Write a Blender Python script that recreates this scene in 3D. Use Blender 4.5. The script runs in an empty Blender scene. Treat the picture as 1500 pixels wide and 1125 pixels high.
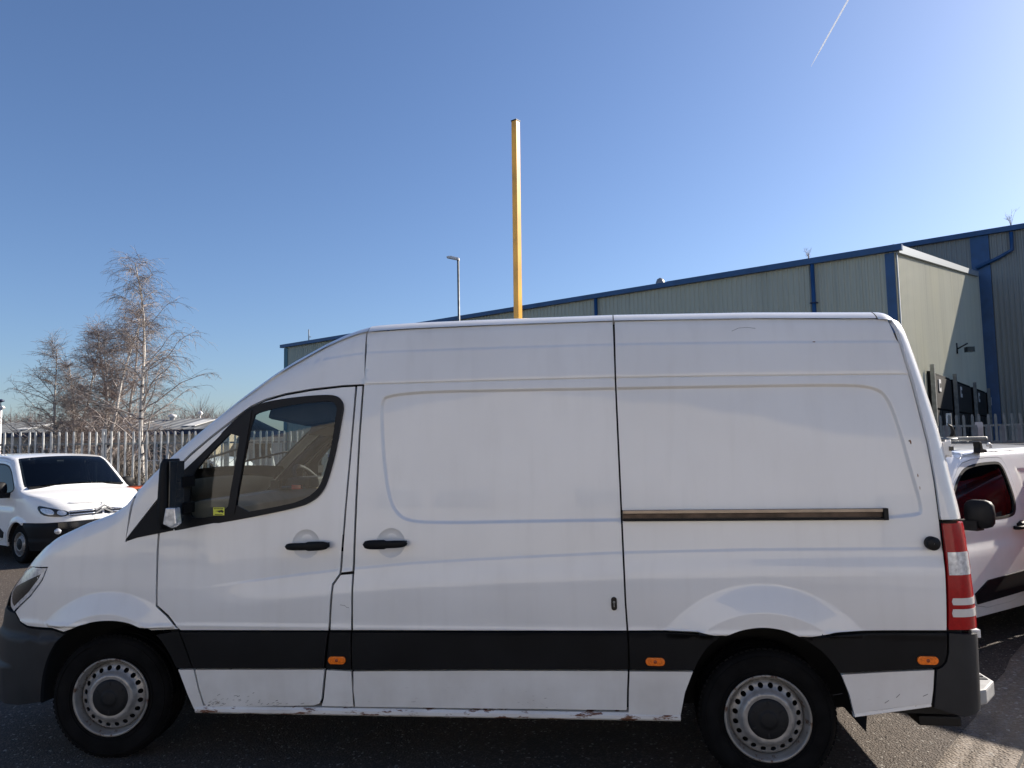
import bpy, math, random
import numpy as np
from mathutils import Vector, Matrix
from mathutils.geometry import delaunay_2d_cdt

# ------------------------------------------------------------------ camera, sky, sun, exposure
scene = bpy.context.scene
col = scene.collection
CAM = np.array([2.877, -5.005, 1.772])
YAW, PITCH, ROLL, FPX = -0.1246, 0.0804, -0.0189, 1083.0
F_ = np.array([math.sin(YAW)*math.cos(PITCH), math.cos(YAW)*math.cos(PITCH), math.sin(PITCH)])
_R = np.array([math.cos(YAW), -math.sin(YAW), 0.0]); _U = np.cross(_R, F_)
R_ = math.cos(ROLL)*_R + math.sin(ROLL)*_U
U_ = -math.sin(ROLL)*_R + math.cos(ROLL)*_U
cd = bpy.data.cameras.new('camera'); cam = bpy.data.objects.new('camera', cd); col.objects.link(cam)
cd.sensor_width = 36; cd.lens = FPX/1500*36; cd.clip_end = 20000; cd.clip_start = 0.05
cam.matrix_world = Matrix(((R_[0], U_[0], -F_[0], CAM[0]), (R_[1], U_[1], -F_[1], CAM[1]),
                           (R_[2], U_[2], -F_[2], CAM[2]), (0, 0, 0, 1)))
scene.camera = cam
SUN_AZ, SUN_EL = 53.0, 29.0            # azimuth to the right of +y
world = bpy.data.worlds.new('World'); scene.world = world; world.use_nodes = True
nt = world.node_tree; nt.nodes.clear()
sky = nt.nodes.new('ShaderNodeTexSky'); sky.sky_type = 'NISHITA'; sky.sun_disc = False
sky.sun_elevation = math.radians(SUN_EL); sky.sun_rotation = math.radians(SUN_AZ)
sky.air_density = 1.0; sky.dust_density = 0.9; sky.ozone_density = 3.8; sky.altitude = 50
bg = nt.nodes.new('ShaderNodeBackground'); bg.inputs['Strength'].default_value = 0.06
ow = nt.nodes.new('ShaderNodeOutputWorld')
wb = nt.nodes.new('ShaderNodeMix'); wb.data_type = 'RGBA'; wb.blend_type = 'MULTIPLY'; wb.inputs[0].default_value = 1.0
wb.inputs[7].default_value = (.94, .99, 1.12, 1); nt.links.new(sky.outputs[0], wb.inputs[6]); nt.links.new(wb.outputs[2], bg.inputs[0])      # camera white balance
nt.links.new(bg.outputs[0], ow.inputs[0])
sd = bpy.data.lights.new('sun', 'SUN'); sun = bpy.data.objects.new('sun', sd); col.objects.link(sun)
sd.energy = 5.0; sd.angle = math.radians(0.5); sd.color = (1.0, 0.905, 0.79)
_a, _e = math.radians(SUN_AZ), math.radians(SUN_EL)
SUND = Vector((math.sin(_a)*math.cos(_e), math.cos(_a)*math.cos(_e), math.sin(_e)))
sun.rotation_euler = SUND.to_track_quat('Z', 'Y').to_euler()
scene.view_settings.view_transform = 'Standard'; scene.view_settings.look = 'None'
scene.view_settings.exposure = 1.1; scene.view_settings.gamma = 1.0
scene.view_settings.use_curve_mapping = False
scene.cycles.max_bounces = 8; scene.cycles.transparent_max_bounces = 12
scene.cycles.use_denoising = True
rng = random.Random(7); nrng = np.random.default_rng(7)

# ------------------------------------------------------------------ measuring helpers (photo survey -> metres)
def ray(u, v): return F_ + (u-750)/FPX*R_ - (v-562.5)/FPX*U_
def at(u, v, D): return CAM + D*ray(u, v)
def on_y(u, v, Y): d = ray(u, v); return CAM + (Y-CAM[1])/d[1]*d
def on_z(u, v, Z): d = ray(u, v); return CAM + (Z-CAM[2])/d[2]*d
def on_plane(u, v, P, N):
    d = ray(u, v); N = np.array(N, float); return CAM + (np.array(P)-CAM)@N/(d@N)*d

# ------------------------------------------------------------------ tagging
def tag(o, label=None, cat=None, group=None, kind=None):
    if label: o['label'] = label
    if cat: o['category'] = cat
    if group: o['group'] = group
    if kind: o['kind'] = kind
    return o
def empty(name, loc=(0, 0, 0), rz=0, parent=None):
    o = bpy.data.objects.new(name, None); col.objects.link(o)
    o.location = loc; o.rotation_euler = (0, 0, rz); o.empty_display_size = .1
    if parent: o.parent = parent
    return o

# ------------------------------------------------------------------ materials
def nodes_of(name):
    m = bpy.data.materials.new(name); m.use_nodes = True
    n = m.node_tree; b = n.nodes['Principled BSDF']; return m, n, b
def mat(name, c, rough=.5, metal=0., noise=0., nscale=8., bump=0., bscale=60., spec=.5, coat=0., emit=None, detail=4):
    m, n, b = nodes_of(name)
    b.inputs['Base Color'].default_value = (*c, 1); b.inputs['Roughness'].default_value = rough
    b.inputs['Metallic'].default_value = metal; b.inputs['Specular IOR Level'].default_value = spec
    b.inputs['Coat Weight'].default_value = coat; b.inputs['Coat Roughness'].default_value = .03
    tc = n.nodes.new('ShaderNodeTexCoord')
    if noise:
        t = n.nodes.new('ShaderNodeTexNoise'); t.inputs['Scale'].default_value = nscale; t.inputs['Detail'].default_value = detail
        n.links.new(tc.outputs['Object'], t.inputs['Vector'])
        r = n.nodes.new('ShaderNodeValToRGB')
        r.color_ramp.elements[0].position = .3; r.color_ramp.elements[1].position = .7
        r.color_ramp.elements[0].color = tuple(max(0, x*(1-noise)) for x in c)+(1,)
        r.color_ramp.elements[1].color = tuple(min(1, x*(1+noise)) for x in c)+(1,)
        n.links.new(t.outputs['Fac'], r.inputs[0]); n.links.new(r.outputs[0], b.inputs['Base Color'])
    if bump:
        t = n.nodes.new('ShaderNodeTexNoise'); t.inputs['Scale'].default_value = bscale; t.inputs['Detail'].default_value = 5
        n.links.new(tc.outputs['Object'], t.inputs['Vector'])
        bp = n.nodes.new('ShaderNodeBump'); bp.inputs['Strength'].default_value = bump; bp.inputs['Distance'].default_value = .01
        n.links.new(t.outputs['Fac'], bp.inputs['Height']); n.links.new(bp.outputs[0], b.inputs['Normal'])
    if emit: b.inputs['Emission Color'].default_value = (*emit[:3], 1); b.inputs['Emission Strength'].default_value = emit[3]
    return m
def N(n, t, **kw):
    x = n.nodes.new(t)
    for k, v in kw.items():
        if k in x.inputs.keys(): x.inputs[k].default_value = v
        else: setattr(x, k, v)
    return x
def math_(n, op, a, b=None, clamp=False):
    x = n.nodes.new('ShaderNodeMath'); x.operation = op; x.use_clamp = clamp
    for i, q in enumerate((a, b)):
        if q is None: continue
        if isinstance(q, (int, float)): x.inputs[i].default_value = q
        else: n.links.new(q, x.inputs[i])
    return x.outputs[0]
def mixc(n, fac, a, b):
    x = n.nodes.new('ShaderNodeMix'); x.data_type = 'RGBA'
    if isinstance(fac, (int, float)): x.inputs[0].default_value = fac
    else: n.links.new(fac, x.inputs[0])
    for i, q in ((6, a), (7, b)):
        if isinstance(q, tuple): x.inputs[i].default_value = (*q[:3], 1)
        else: n.links.new(q, x.inputs[i])
    return x.outputs[2]
def ramp(n, src, p0, p1):
    x = n.nodes.new('ShaderNodeMapRange'); x.inputs[1].default_value = p0; x.inputs[2].default_value = p1
    x.interpolation_type = 'SMOOTHSTEP'; n.links.new(src, x.inputs[0]); return x.outputs[0]

def paint(name, c=(.78, .775, .76), dirt=1.0, scr=False, rust=False):
    m, n, b = nodes_of(name)
    tc = N(n, 'ShaderNodeTexCoord'); sx = N(n, 'ShaderNodeSeparateXYZ'); n.links.new(tc.outputs['Object'], sx.inputs[0])
    t1 = N(n, 'ShaderNodeTexNoise', Scale=1.6, Detail=6.); n.links.new(tc.outputs['Object'], t1.inputs['Vector'])
    mp = N(n, 'ShaderNodeMapping'); mp.inputs['Scale'].default_value = (14, 14, 1.2); n.links.new(tc.outputs['Object'], mp.inputs[0])
    t2 = N(n, 'ShaderNodeTexNoise', Scale=1.0, Detail=5.); n.links.new(mp.outputs[0], t2.inputs['Vector'])
    d = math_(n, 'MULTIPLY', ramp(n, t1.outputs['Fac'], .35, .75), .10*dirt)
    d = math_(n, 'ADD', d, math_(n, 'MULTIPLY', ramp(n, t2.outputs['Fac'], .45, .8), .07*dirt))
    low = ramp(n, sx.outputs['Z'], .95, .3)             # road film near the sills
    t3 = N(n, 'ShaderNodeTexNoise', Scale=5., Detail=6.); n.links.new(tc.outputs['Object'], t3.inputs['Vector'])
    d = math_(n, 'ADD', d, math_(n, 'MULTIPLY', math_(n, 'MULTIPLY', low, ramp(n, t3.outputs['Fac'], .2, .8)), .30*dirt), True)
    base = mixc(n, d, c, (.33, .29, .24))
    if scr:   # fine chips and scratches
        mp2 = N(n, 'ShaderNodeMapping'); mp2.inputs['Scale'].default_value = (26, 26, 110); mp2.inputs['Rotation'].default_value = (0, .25, 0)
        n.links.new(tc.outputs['Object'], mp2.inputs[0])
        t4 = N(n, 'ShaderNodeTexNoise', Scale=1., Detail=3.); n.links.new(mp2.outputs[0], t4.inputs['Vector'])
        t5 = N(n, 'ShaderNodeTexNoise', Scale=3.2, Detail=2.); n.links.new(tc.outputs['Object'], t5.inputs['Vector'])
        z = math_(n, 'MULTIPLY', ramp(n, sx.outputs['Z'], .5, .34), ramp(n, t5.outputs['Fac'], .46, .6))
        s = math_(n, 'MULTIPLY', ramp(n, t4.outputs['Fac'], .66, .70), z, True)
        base = mixc(n, s, base, (.06, .045, .04))
    if rust:
        t6 = N(n, 'ShaderNodeTexNoise', Scale=7., Detail=8., Roughness=.7)
        mp3 = N(n, 'ShaderNodeMapping'); mp3.inputs['Scale'].default_value = (1, 1, 4); n.links.new(tc.outputs['Object'], mp3.inputs[0]); n.links.new(mp3.outputs[0], t6.inputs['Vector'])
        base = mixc(n, ramp(n, t6.outputs['Fac'], .52, .58), base, (.16, .07, .035))
        base = mixc(n, ramp(n, t6.outputs['Fac'], .63, .66), base, (.03, .02, .018))
    n.links.new(base, b.inputs['Base Color'])
    rr = math_(n, 'ADD', math_(n, 'MULTIPLY', d, .7), .3, True)
    n.links.new(rr, b.inputs['Roughness'])
    b.inputs['Coat Weight'].default_value = .85; b.inputs['Coat Roughness'].default_value = .04; b.inputs['Specular IOR Level'].default_value = .35
    t7 = N(n, 'ShaderNodeTexNoise', Scale=2.2, Detail=1.); n.links.new(tc.outputs['Object'], t7.inputs['Vector'])
    bp = N(n, 'ShaderNodeBump', Strength=.12, Distance=.02); n.links.new(t7.outputs['Fac'], bp.inputs['Height'])
    n.links.new(bp.outputs[0], b.inputs['Normal']); n.links.new(bp.outputs[0], b.inputs['Coat Normal'])
    return m
def glass(name, tint=(.75, .8, .78), ior=1.5, rough=0.0, body=None):
    m = bpy.data.materials.new(name); m.use_nodes = True; n = m.node_tree; n.nodes.clear()
    o = N(n, 'ShaderNodeOutputMaterial'); tr = N(n, 'ShaderNodeBsdfTransparent'); tr.inputs[0].default_value = (*tint, 1)
    gl = N(n, 'ShaderNodeBsdfGlossy'); gl.inputs['Roughness'].default_value = rough
    fr = N(n, 'ShaderNodeFresnel'); ge = N(n, 'ShaderNodeNewGeometry')
    n.links.new(math_(n, 'ADD', math_(n, 'MULTIPLY', ge.outputs['Backfacing'], 1/ior-ior), ior), fr.inputs[0])
    mx = N(n, 'ShaderNodeMixShader'); k = math_(n, 'MULTIPLY', fr.outputs[0], 1.0, True); n.links.new(k, mx.inputs[0])
    n.links.new(tr.outputs[0], mx.inputs[1]); n.links.new(gl.outputs[0], mx.inputs[2]); n.links.new(mx.outputs[0], o.inputs[0])
    return m

M = {}
M['white'] = paint('white_van_paint'); M['white_low'] = paint('white_van_paint_low', scr=True)
M['white_sill'] = paint('white_sill_paint', rust=True)
M['white2'] = paint('clean_white_paint', (.80, .80, .79), .4)
M['white3'] = paint('plain_white_paint', (.78, .78, .78), .6)
M['plastic'] = mat('black_textured_plastic', (.0065, .007, .0085), .55, spec=.18, noise=.35, nscale=3, bump=.12, bscale=900)
M['bumper'] = mat('grey_bumper_plastic', (.020, .021, .0235), .55, spec=.3, noise=.3, nscale=4, bump=.12, bscale=700)
M['gloss_black'] = mat('gloss_black_trim', (.01, .01, .012), .18)
M['rubber'] = mat('rubber_seal', (.006, .006, .007), .55, spec=.3)
M['interior'] = mat('dark_cab_trim', (.018, .019, .022), .7, noise=.3, nscale=6)
M['dash'] = mat('dusty_dashboard', (.26, .225, .18), .7, noise=.2, nscale=5)
M['interior_grey'] = mat('grey_cab_trim', (.06, .062, .068), .6, noise=.2, nscale=6)
M['shell'] = mat('dark_inner_body', (.008, .008, .009), .8)
M['tyre'] = mat('tyre_rubber', (.005, .005, .0055), .8, spec=.12, noise=.5, nscale=9, bump=.2, bscale=250)
M['steel'] = mat('painted_steel_rim', (.27, .265, .26), .36, .3, noise=.25, nscale=22)
def rust_steel():
    m, n, b = nodes_of('worn_rim_steel'); tc = N(n, 'ShaderNodeTexCoord'); t = N(n, 'ShaderNodeTexNoise', Scale=26., Detail=7., Roughness=.7); n.links.new(tc.outputs['Object'], t.inputs['Vector'])
    t2 = N(n, 'ShaderNodeTexNoise', Scale=5., Detail=3.); n.links.new(tc.outputs['Object'], t2.inputs['Vector'])
    k = mixc(n, ramp(n, t2.outputs['Fac'], .3, .7), (.30, .295, .285), (.19, .18, .165)); k = mixc(n, ramp(n, t.outputs['Fac'], .55, .62), k, (.10, .055, .035)); k = mixc(n, ramp(n, t.outputs['Fac'], .66, .70), k, (.02, .015, .013))
    n.links.new(k, b.inputs['Base Color']); b.inputs['Roughness'].default_value = .42; b.inputs['Metallic'].default_value = .3; return m
M['rimrust'] = rust_steel()
M['chrome'] = mat('chrome', (.85, .86, .88), .22, .9)
M['alu'] = mat('brushed_aluminium', (.25, .215, .19), .28, .9, noise=.15, nscale=12)
M['galv'] = mat('galvanised_steel', (.42, .43, .43), .45, .55, noise=.3, nscale=6)
M['galv_dark'] = mat('dull_galvanised_steel', (.17, .18, .18), .55, .4, noise=.3, nscale=5)
M['orange'] = mat('orange_reflector', (.85, .17, .01), .25, noise=.25, nscale=90)
M['red'] = mat('red_lens', (.33, .002, .005), .25, noise=.12, nscale=60, coat=.2, spec=.3)
M['redcar'] = mat('red_paint', (.5, .02, .02), .25, coat=.8)
M['lens'] = mat('clear_ribbed_lens', (.55, .57, .60), .12, .25, noise=.3, nscale=45, coat=1.)
M['lens_white'] = mat('white_lens', (.62, .60, .58), .2, coat=1.)
M['glass'] = glass('window_glass'); M['glass_dark'] = glass('tinted_glass', (.10, .12, .13))
M['yellow'] = mat('yellow_post_paint', (.74, .37, .02), .3, noise=.22, nscale=3.5, coat=.5, detail=8)
M['blue'] = mat('blue_trim', (.018, .075, .19), .4, noise=.2, nscale=1.5)
M['teal'] = mat('teal_trim', (.02, .13, .17), .4, noise=.2, nscale=1.5)
def clad_mat(name, c):
    m, n, b = nodes_of(name); tc = N(n, 'ShaderNodeTexCoord'); mp = N(n, 'ShaderNodeMapping'); mp.inputs['Scale'].default_value = (2.2, 2.2, .10); n.links.new(tc.outputs['Object'], mp.inputs[0])
    t = N(n, 'ShaderNodeTexNoise', Scale=1.5, Detail=6.); n.links.new(mp.outputs[0], t.inputs['Vector']); t2 = N(n, 'ShaderNodeTexNoise', Scale=.35, Detail=5.); n.links.new(tc.outputs['Object'], t2.inputs['Vector'])
    mp3 = N(n, 'ShaderNodeMapping'); mp3.inputs['Scale'].default_value = (.95, .95, .01); n.links.new(tc.outputs['Object'], mp3.inputs[0]); v = N(n, 'ShaderNodeTexVoronoi', Scale=1.); n.links.new(mp3.outputs[0], v.inputs['Vector'])
    sc = N(n, 'ShaderNodeSeparateColor'); n.links.new(v.outputs['Color'], sc.inputs[0])
    k = mixc(n, math_(n, 'MULTIPLY', ramp(n, t.outputs['Fac'], .48, .75), .45), c, tuple(x*.62 for x in c))
    k = mixc(n, math_(n, 'MULTIPLY', ramp(n, t2.outputs['Fac'], .4, .7), .3), k, (c[0]*1.12, c[1]*1.08, c[2]*.95))
    k = mixc(n, math_(n, 'MULTIPLY', sc.outputs[0], .22), k, tuple(x*.72 for x in c))
    n.links.new(k, b.inputs['Base Color']); b.inputs['Roughness'].default_value = .5; return m
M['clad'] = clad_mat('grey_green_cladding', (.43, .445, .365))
M['clad_sunlit'] = clad_mat('painted_sunlit_cladding', (.54, .535, .43))  # same cladding, with the gable's sunlight put into a lighter, yellower colour
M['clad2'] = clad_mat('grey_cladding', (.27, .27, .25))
M['orange_bar'] = mat('orange_barrier_paint', (.75, .12, .03), .4)
M['sticker'] = mat('yellow_sticker', (.75, .78, .10), .5)
M['ink'] = mat('black_ink', (.02, .02, .02), .6)
M['brick'] = mat('buff_brick', (.42, .34, .25), .8, noise=.2, nscale=3)
M['roof_grey'] = mat('grey_sheet_roof', (.12, .125, .125), .6, noise=.3, nscale=.6)
M['navy'] = mat('navy_fascia', (.012, .02, .06), .5)
M['curtain'] = mat('black_dock_curtain', (.012, .013, .015), .95, noise=.3, nscale=2, spec=.1)
M['concrete_block'] = mat('pale_block', (.48, .48, .46), .8, noise=.15, nscale=3)
M['flash'] = mat('pale_flashing', (.36, .40, .43), .45, .2)
M['step'] = mat('pale_grey_step', (.30, .30, .295), .6, noise=.2, nscale=12)
M['scrub'] = mat('dull_scrub', (.125, .105, .085), .85, noise=.4, nscale=.5)
M['railfloor'] = mat('shaded_rail_floor', (.07, .05, .04), .4, .6, noise=.5, nscale=14)  # dark tone paints in the shadow inside the door rail
M['label'] = mat('white_label', (.6, .6, .6), .5)
M['winglass'] = mat('dark_window_pane', (.02, .03, .04), .06)
M['cream'] = mat('cream_car_paint', (.60, .54, .42), .3, coat=.6)

# ------------------------------------------------------------------ mesh helpers
def link(name, me, m=None, parent=None):
    o = bpy.data.objects.new(name, me); col.objects.link(o)
    if m and not me.materials: me.materials.append(m)
    if parent: o.parent = parent
    return o
class MB:
    def __init__(s): s.v = []; s.f = []; s.sm = []
    def add(s, vs, fs, smooth=False):
        k = len(s.v); s.v += [tuple(map(float, p)) for p in vs]; s.f += [tuple(i+k for i in f) for f in fs]; s.sm += [smooth]*len(fs)
    def box(s, a, b, bev=0.0):
        (x0, y0, z0), (x1, y1, z1) = a, b
        if x0 > x1: x0, x1 = x1, x0
        if y0 > y1: y0, y1 = y1, y0
        if z0 > z1: z0, z1 = z1, z0
        s.add([(x, y, z) for z in (z0, z1) for y in (y0, y1) for x in (x0, x1)],
              [(0, 2, 3, 1), (4, 5, 7, 6), (0, 1, 5, 4), (2, 6, 7, 3), (0, 4, 6, 2), (1, 3, 7, 5)])
    def obox(s, c, ax, ay, az):   # oriented box: centre and three half-vectors
        c, ax, ay, az = map(np.array, (c, ax, ay, az))
        s.add([c+i*ax+j*ay+k*az for k in (-1, 1) for j in (-1, 1) for i in (-1, 1)],
              [(0, 2, 3, 1), (4, 5, 7, 6), (0, 1, 5, 4), (2, 6, 7, 3), (0, 4, 6, 2), (1, 3, 7, 5)])
    def tube(s, pts, r, n=6, cap=True):
        pts = [np.array(p, float) for p in pts]; k = len(pts)
        rs = r if hasattr(r, '__len__') else [r]*k
        vs = []; a = None
        for i, p in enumerate(pts):
            d = pts[min(i+1, k-1)]-pts[max(i-1, 0)]; d = d/(np.linalg.norm(d)+1e-9)
            if a is None:
                a = np.cross(d, (0, 0, 1) if abs(d[2]) < .9 else (1, 0, 0))
            a = a-d*(a@d); a /= np.linalg.norm(a)+1e-9; b = np.cross(d, a)
            for j in range(n):
                t = 2*math.pi*j/n; vs.append(p+rs[i]*(math.cos(t)*a+math.sin(t)*b))
        fs = [(i*n+j, i*n+(j+1) % n, (i+1)*n+(j+1) % n, (i+1)*n+j) for i in range(k-1) for j in range(n)]
        if cap: fs += [tuple(range(n))[::-1], tuple(range((k-1)*n, k*n))]
        s.add(vs, fs, True)
    def prism(s, poly, d):       # poly: 3-D points, d: extrusion vector
        n = len(poly); P = [np.array(p, float) for p in poly]; d = np.array(d, float)
        s.add(P+[p+d for p in P], [tuple(range(n))[::-1], tuple(range(n, 2*n))]+[(i, (i+1) % n, n+(i+1) % n, n+i) for i in range(n)])
    def lathe(s, prof, c=(0, 0, 0), n=48, axis='y', closed=False):
        vs = []; k = len(prof); c = np.array(c, float)     # prof: (radius, along)
        for (r, a) in prof:
            for j in range(n):
                t = 2*math.pi*j/n
                if axis == 'y': vs.append(c+np.array((r*math.cos(t), a, r*math.sin(t))))
                else: vs.append(c+np.array((r*math.cos(t), r*math.sin(t), a)))
        m = k if closed else k-1
        s.add(vs, [(i*n+j, i*n+(j+1) % n, ((i+1) % k)*n+(j+1) % n, ((i+1) % k)*n+j) for i in range(m) for j in range(n)], True)
    def build(s, name, m, parent=None, bev=0, loc=None):
        me = bpy.data.meshes.new(name); me.from_pydata(s.v, [], s.f); me.polygons.foreach_set('use_smooth', s.sm); me.update()
        import bmesh
        bm = bmesh.new(); bm.from_mesh(me); bmesh.ops.recalc_face_normals(bm, faces=bm.faces)
        if bev:
            bmesh.ops.bevel(bm, geom=[e for e in bm.edges if e.is_manifold and e.calc_face_angle(0) > .6], offset=bev, segments=2, affect='EDGES', profile=.6)
        bm.to_mesh(me); bm.free()
        o = link(name, me, m, parent)
        return o

def pip(pts, poly):
    x, y = pts[:, 0], pts[:, 1]; r = np.zeros(len(pts), bool); n = len(poly)
    for i in range(n):
        (x1, y1), (x2, y2) = poly[i], poly[(i+1) % n]
        if y1 == y2: continue
        c = ((y1 > y) != (y2 > y)) & (x < (x2-x1)*(y-y1)/(y2-y1)+x1); r ^= c
    return r
def dist_poly(pts, poly, closed=True):
    d = np.full(len(pts), 1e9); n = len(poly)
    for i in range(n if closed else n-1):
        a = np.array(poly[i]); b = np.array(poly[(i+1) % n]); ab = b-a; L = ab@ab
        if L < 1e-14: continue
        t = np.clip(((pts-a)@ab)/L, 0, 1); d = np.minimum(d, np.hypot(*(pts-a-t[:, None]*ab).T))
    return d
def resample(poly, h):
    out = []; n = len(poly)
    for i in range(n):
        a = np.array(poly[i], float); b = np.array(poly[(i+1) % n], float); k = max(1, int(math.ceil(np.linalg.norm(b-a)/h)))
        for j in range(k): out.append(a+(b-a)*j/k)
    return out
def smooth_poly(poly, it=1):      # Chaikin corner cutting
    P = [np.array(p, float) for p in poly]
    for _ in range(it):
        Q = []
        for i in range(len(P)):
            a, b = P[i], P[(i+1) % len(P)]; Q += [a*.75+b*.25, a*.25+b*.75]
        P = Q
    return P
def area(poly): return .5*sum(poly[i][0]*poly[(i+1) % len(poly)][1]-poly[(i+1) % len(poly)][0]*poly[i][1] for i in range(len(poly)))
def inset(poly, d):
    P = [np.array(p, float) for p in poly]; n = len(P); s = 1 if area(P) > 0 else -1; out = []
    for i in range(n):
        e1 = P[i]-P[i-1]; e2 = P[(i+1) % n]-P[i]
        n1 = s*np.array((-e1[1], e1[0]))/(np.linalg.norm(e1)+1e-9); n2 = s*np.array((-e2[1], e2[0]))/(np.linalg.norm(e2)+1e-9)
        m = n1+n2; L = m@m
        out.append(P[i]+(m/L*2 if L > .6 else n1)*d)
    return out
# A skin panel: outline (and holes) in a surface's own (u, v); S maps (u, v, offset) -> xyz
def panel(name, S, poly, m, parent=None, h=.03, off=0., holes=(), gap=.0025, rim=.022, relief=None, fine=None, side=1, edge=.0015, feats=()):
    poly = resample(inset(poly, gap) if gap else poly, h*.7)
    holes = [resample(inset(q, -gap) if gap else q, h*.7) for q in holes]
    loops = [poly]+holes
    P = np.array(poly); lo, hi = P.min(0), P.max(0)
    def grid(hh, jit=0):
        gx = np.arange(lo[0]+hh/2, hi[0], hh); gz = np.arange(lo[1]+hh/2, hi[1], hh)
        if not len(gx) or not len(gz): return np.zeros((0, 2))
        G = np.stack(np.meshgrid(gx, gz), -1); G[1::2, :, 0] += hh/2; return G.reshape(-1, 2)
    G = grid(h)
    if fine is not None and relief is not None:
        Q = grid(fine); e = 2e-3
        g = np.hypot((relief(Q+[e, 0])-relief(Q-[e, 0])), (relief(Q+[0, e])-relief(Q-[0, e])))/(2*e)
        Q = Q[g > .03]
        if len(Q):
            g2 = np.hypot((relief(G+[e, 0])-relief(G-[e, 0])), (relief(G+[0, e])-relief(G-[0, e])))/(2*e)
            G = np.concatenate([G[g2 <= .03], Q])
    for fl_, offs in feats:            # extra rows of points along pressed lines
        fl_ = np.array(fl_, float)
        if dist_poly(P, fl_, False).min() > .3 and not pip(fl_, poly).any(): continue
        seg = np.hypot(*np.diff(fl_, axis=0).T); cum = np.concatenate([[0], np.cumsum(seg)]); ss = np.arange(0, cum[-1], .014)
        q = np.stack([np.interp(ss, cum, fl_[:, 0]), np.interp(ss, cum, fl_[:, 1])], 1); tq = np.gradient(q, axis=0); tq /= np.linalg.norm(tq, axis=1)[:, None]+1e-9; nq = np.stack([-tq[:, 1], tq[:, 0]], 1)
        G = G[dist_poly(G, q[::2], False) > max(abs(o) for o in offs)+.006] if len(G) else G
        G = np.concatenate([G]+[q+nq*o for o in offs])
    if len(G):
        k = pip(G, poly); G = G[k]
        for q in holes: G = G[~pip(G, q)]
        for L in loops: G = G[dist_poly(G, L) > min(h*.35, .006)]
    allp = []; edges = []
    for L in loops:
        k = len(allp); allp += [tuple(p) for p in L]; edges += [(k+i, k+(i+1) % len(L)) for i in range(len(L))]
    nb = len(allp); allp += [tuple(p) for p in G]
    res = delaunay_2d_cdt([Vector(p) for p in allp], edges, [], 0, 1e-6)
    V = np.array([tuple(p) for p in res[0]]); T = np.array([f for f in res[2] if len(f) == 3])
    c = V[T].mean(1); ok = pip(c, poly)
    for q in holes: ok &= ~pip(c, q)
    T = T[ok]
    isb = np.zeros(len(V), bool)
    for i, src in enumerate(res[3]):
        if any(j < nb for j in src): isb[i] = True
    rel = relief(V) if relief is not None else np.zeros(len(V))
    X = S(V[:, 0], V[:, 1], off+rel-edge*isb)
    def nrm(V, rel_f):
        e = 1.5e-3
        def f(Q): return S(Q[:, 0], Q[:, 1], off+(relief(Q) if relief is not None else 0))
        a = f(V+[e, 0])-f(V-[e, 0]); b = f(V+[0, e])-f(V-[0, e]); n_ = np.cross(a, b); return n_/(np.linalg.norm(n_, axis=1)[:, None]+1e-12)
    NN = nrm(V, relief)
    if side < 0: X = X*[1, -1, 1]; NN = NN*[1, -1, 1]; T = T[:, ::-1]
    # orientation check
    t0 = T[:200]; fn = np.cross(X[t0[:, 1]]-X[t0[:, 0]], X[t0[:, 2]]-X[t0[:, 0]])
    if (np.einsum('ij,ij->i', fn, NN[t0[:, 0]])).sum() < 0: NN = NN*1.0; T = T[:, ::-1]
    tris = [tuple(t) for t in T.tolist()]
    verts = X.tolist(); norms = NN.tolist(); fs = list(tris); nf = len(fs)
    if rim:
        be = {}
        for a, b, c_ in tris:
            for e in ((a, b), (b, c_), (c_, a)):
                be[e] = 1
        used = {}
        for (a, b) in [e for e in be if (e[1], e[0]) not in be]:
            ids = []
            for q in (a, b):
                if q not in used:
                    used[q] = len(verts); verts.append(X[q].tolist()); verts.append((X[q]-NN[q]*rim).tolist())
                ids.append(used[q])
            fs.append((ids[1], ids[0], ids[0]+1, ids[1]+1))
    me = bpy.data.meshes.new(name); me.from_pydata(verts, [], fs)
    me.polygons.foreach_set('use_smooth', [True]*nf+[False]*(len(fs)-nf)); me.update()
    nn = np.array(norms+[[0, 0, 0]]*(len(verts)-len(norms)))
    me.normals_split_custom_set_from_vertices(nn.tolist())
    return link(name, me, m, parent)

def join_mesh_copy(o, parent, **kw):
    c = o.copy(); col.objects.link(c); c.parent = parent
    return c
# ------------------------------------------------------------------ the white van: its skin as one measured surface
def table(xs, ys, lo, hi, sm=.03, n=2000):
    g = np.linspace(lo, hi, n); y = np.interp(g, xs, ys); k = max(1, int(sm/(hi-lo)*n)); w = np.hanning(2*k+3)[1:-1]; w /= w.sum()
    yp = np.convolve(np.pad(y, k, mode='reflect', reflect_type='odd'), w, 'valid')
    return lambda x: np.interp(x, g, yp)
W0 = table([.1, .3, .55, .76, .95, 1.2, 1.45, 2.1, 2.25, 2.42, 2.7], [.93, .96, .975, .988, .995, .985, .968, .905, .888, .862, .80], 0, 3, .14)
_top = [(0, 846), (40, 822), (60, 806), (100, 783), (140, 764), (182, 748), (200, 736), (230, 702), (262, 668), (300, 632), (340, 596.5), (355, 583), (375, 567), (400, 547),
        (425, 529.5), (450, 514), (475, 499), (500, 487.5), (520, 480), (540, 474.5), (600, 470), (700, 465.5), (900, 458), (1100, 454.5), (1305, 454.5), (1345, 457)]
_tp = np.array([on_y(u, v, -.80) for u, v in _top])
T_ = table(np.concatenate([[-1.1], _tp[:, 0], [4.8]]), np.concatenate([[_tp[0, 2]-.12], _tp[:, 2], [_tp[-1, 2]]]), -1.2, 5, .05)
Rr = table([-1, 0, .2, 1.2, 1.6, 5], [.12, .10, .07, .17, .13, .13], -1.2, 5, .1)
XC = -.35
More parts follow.
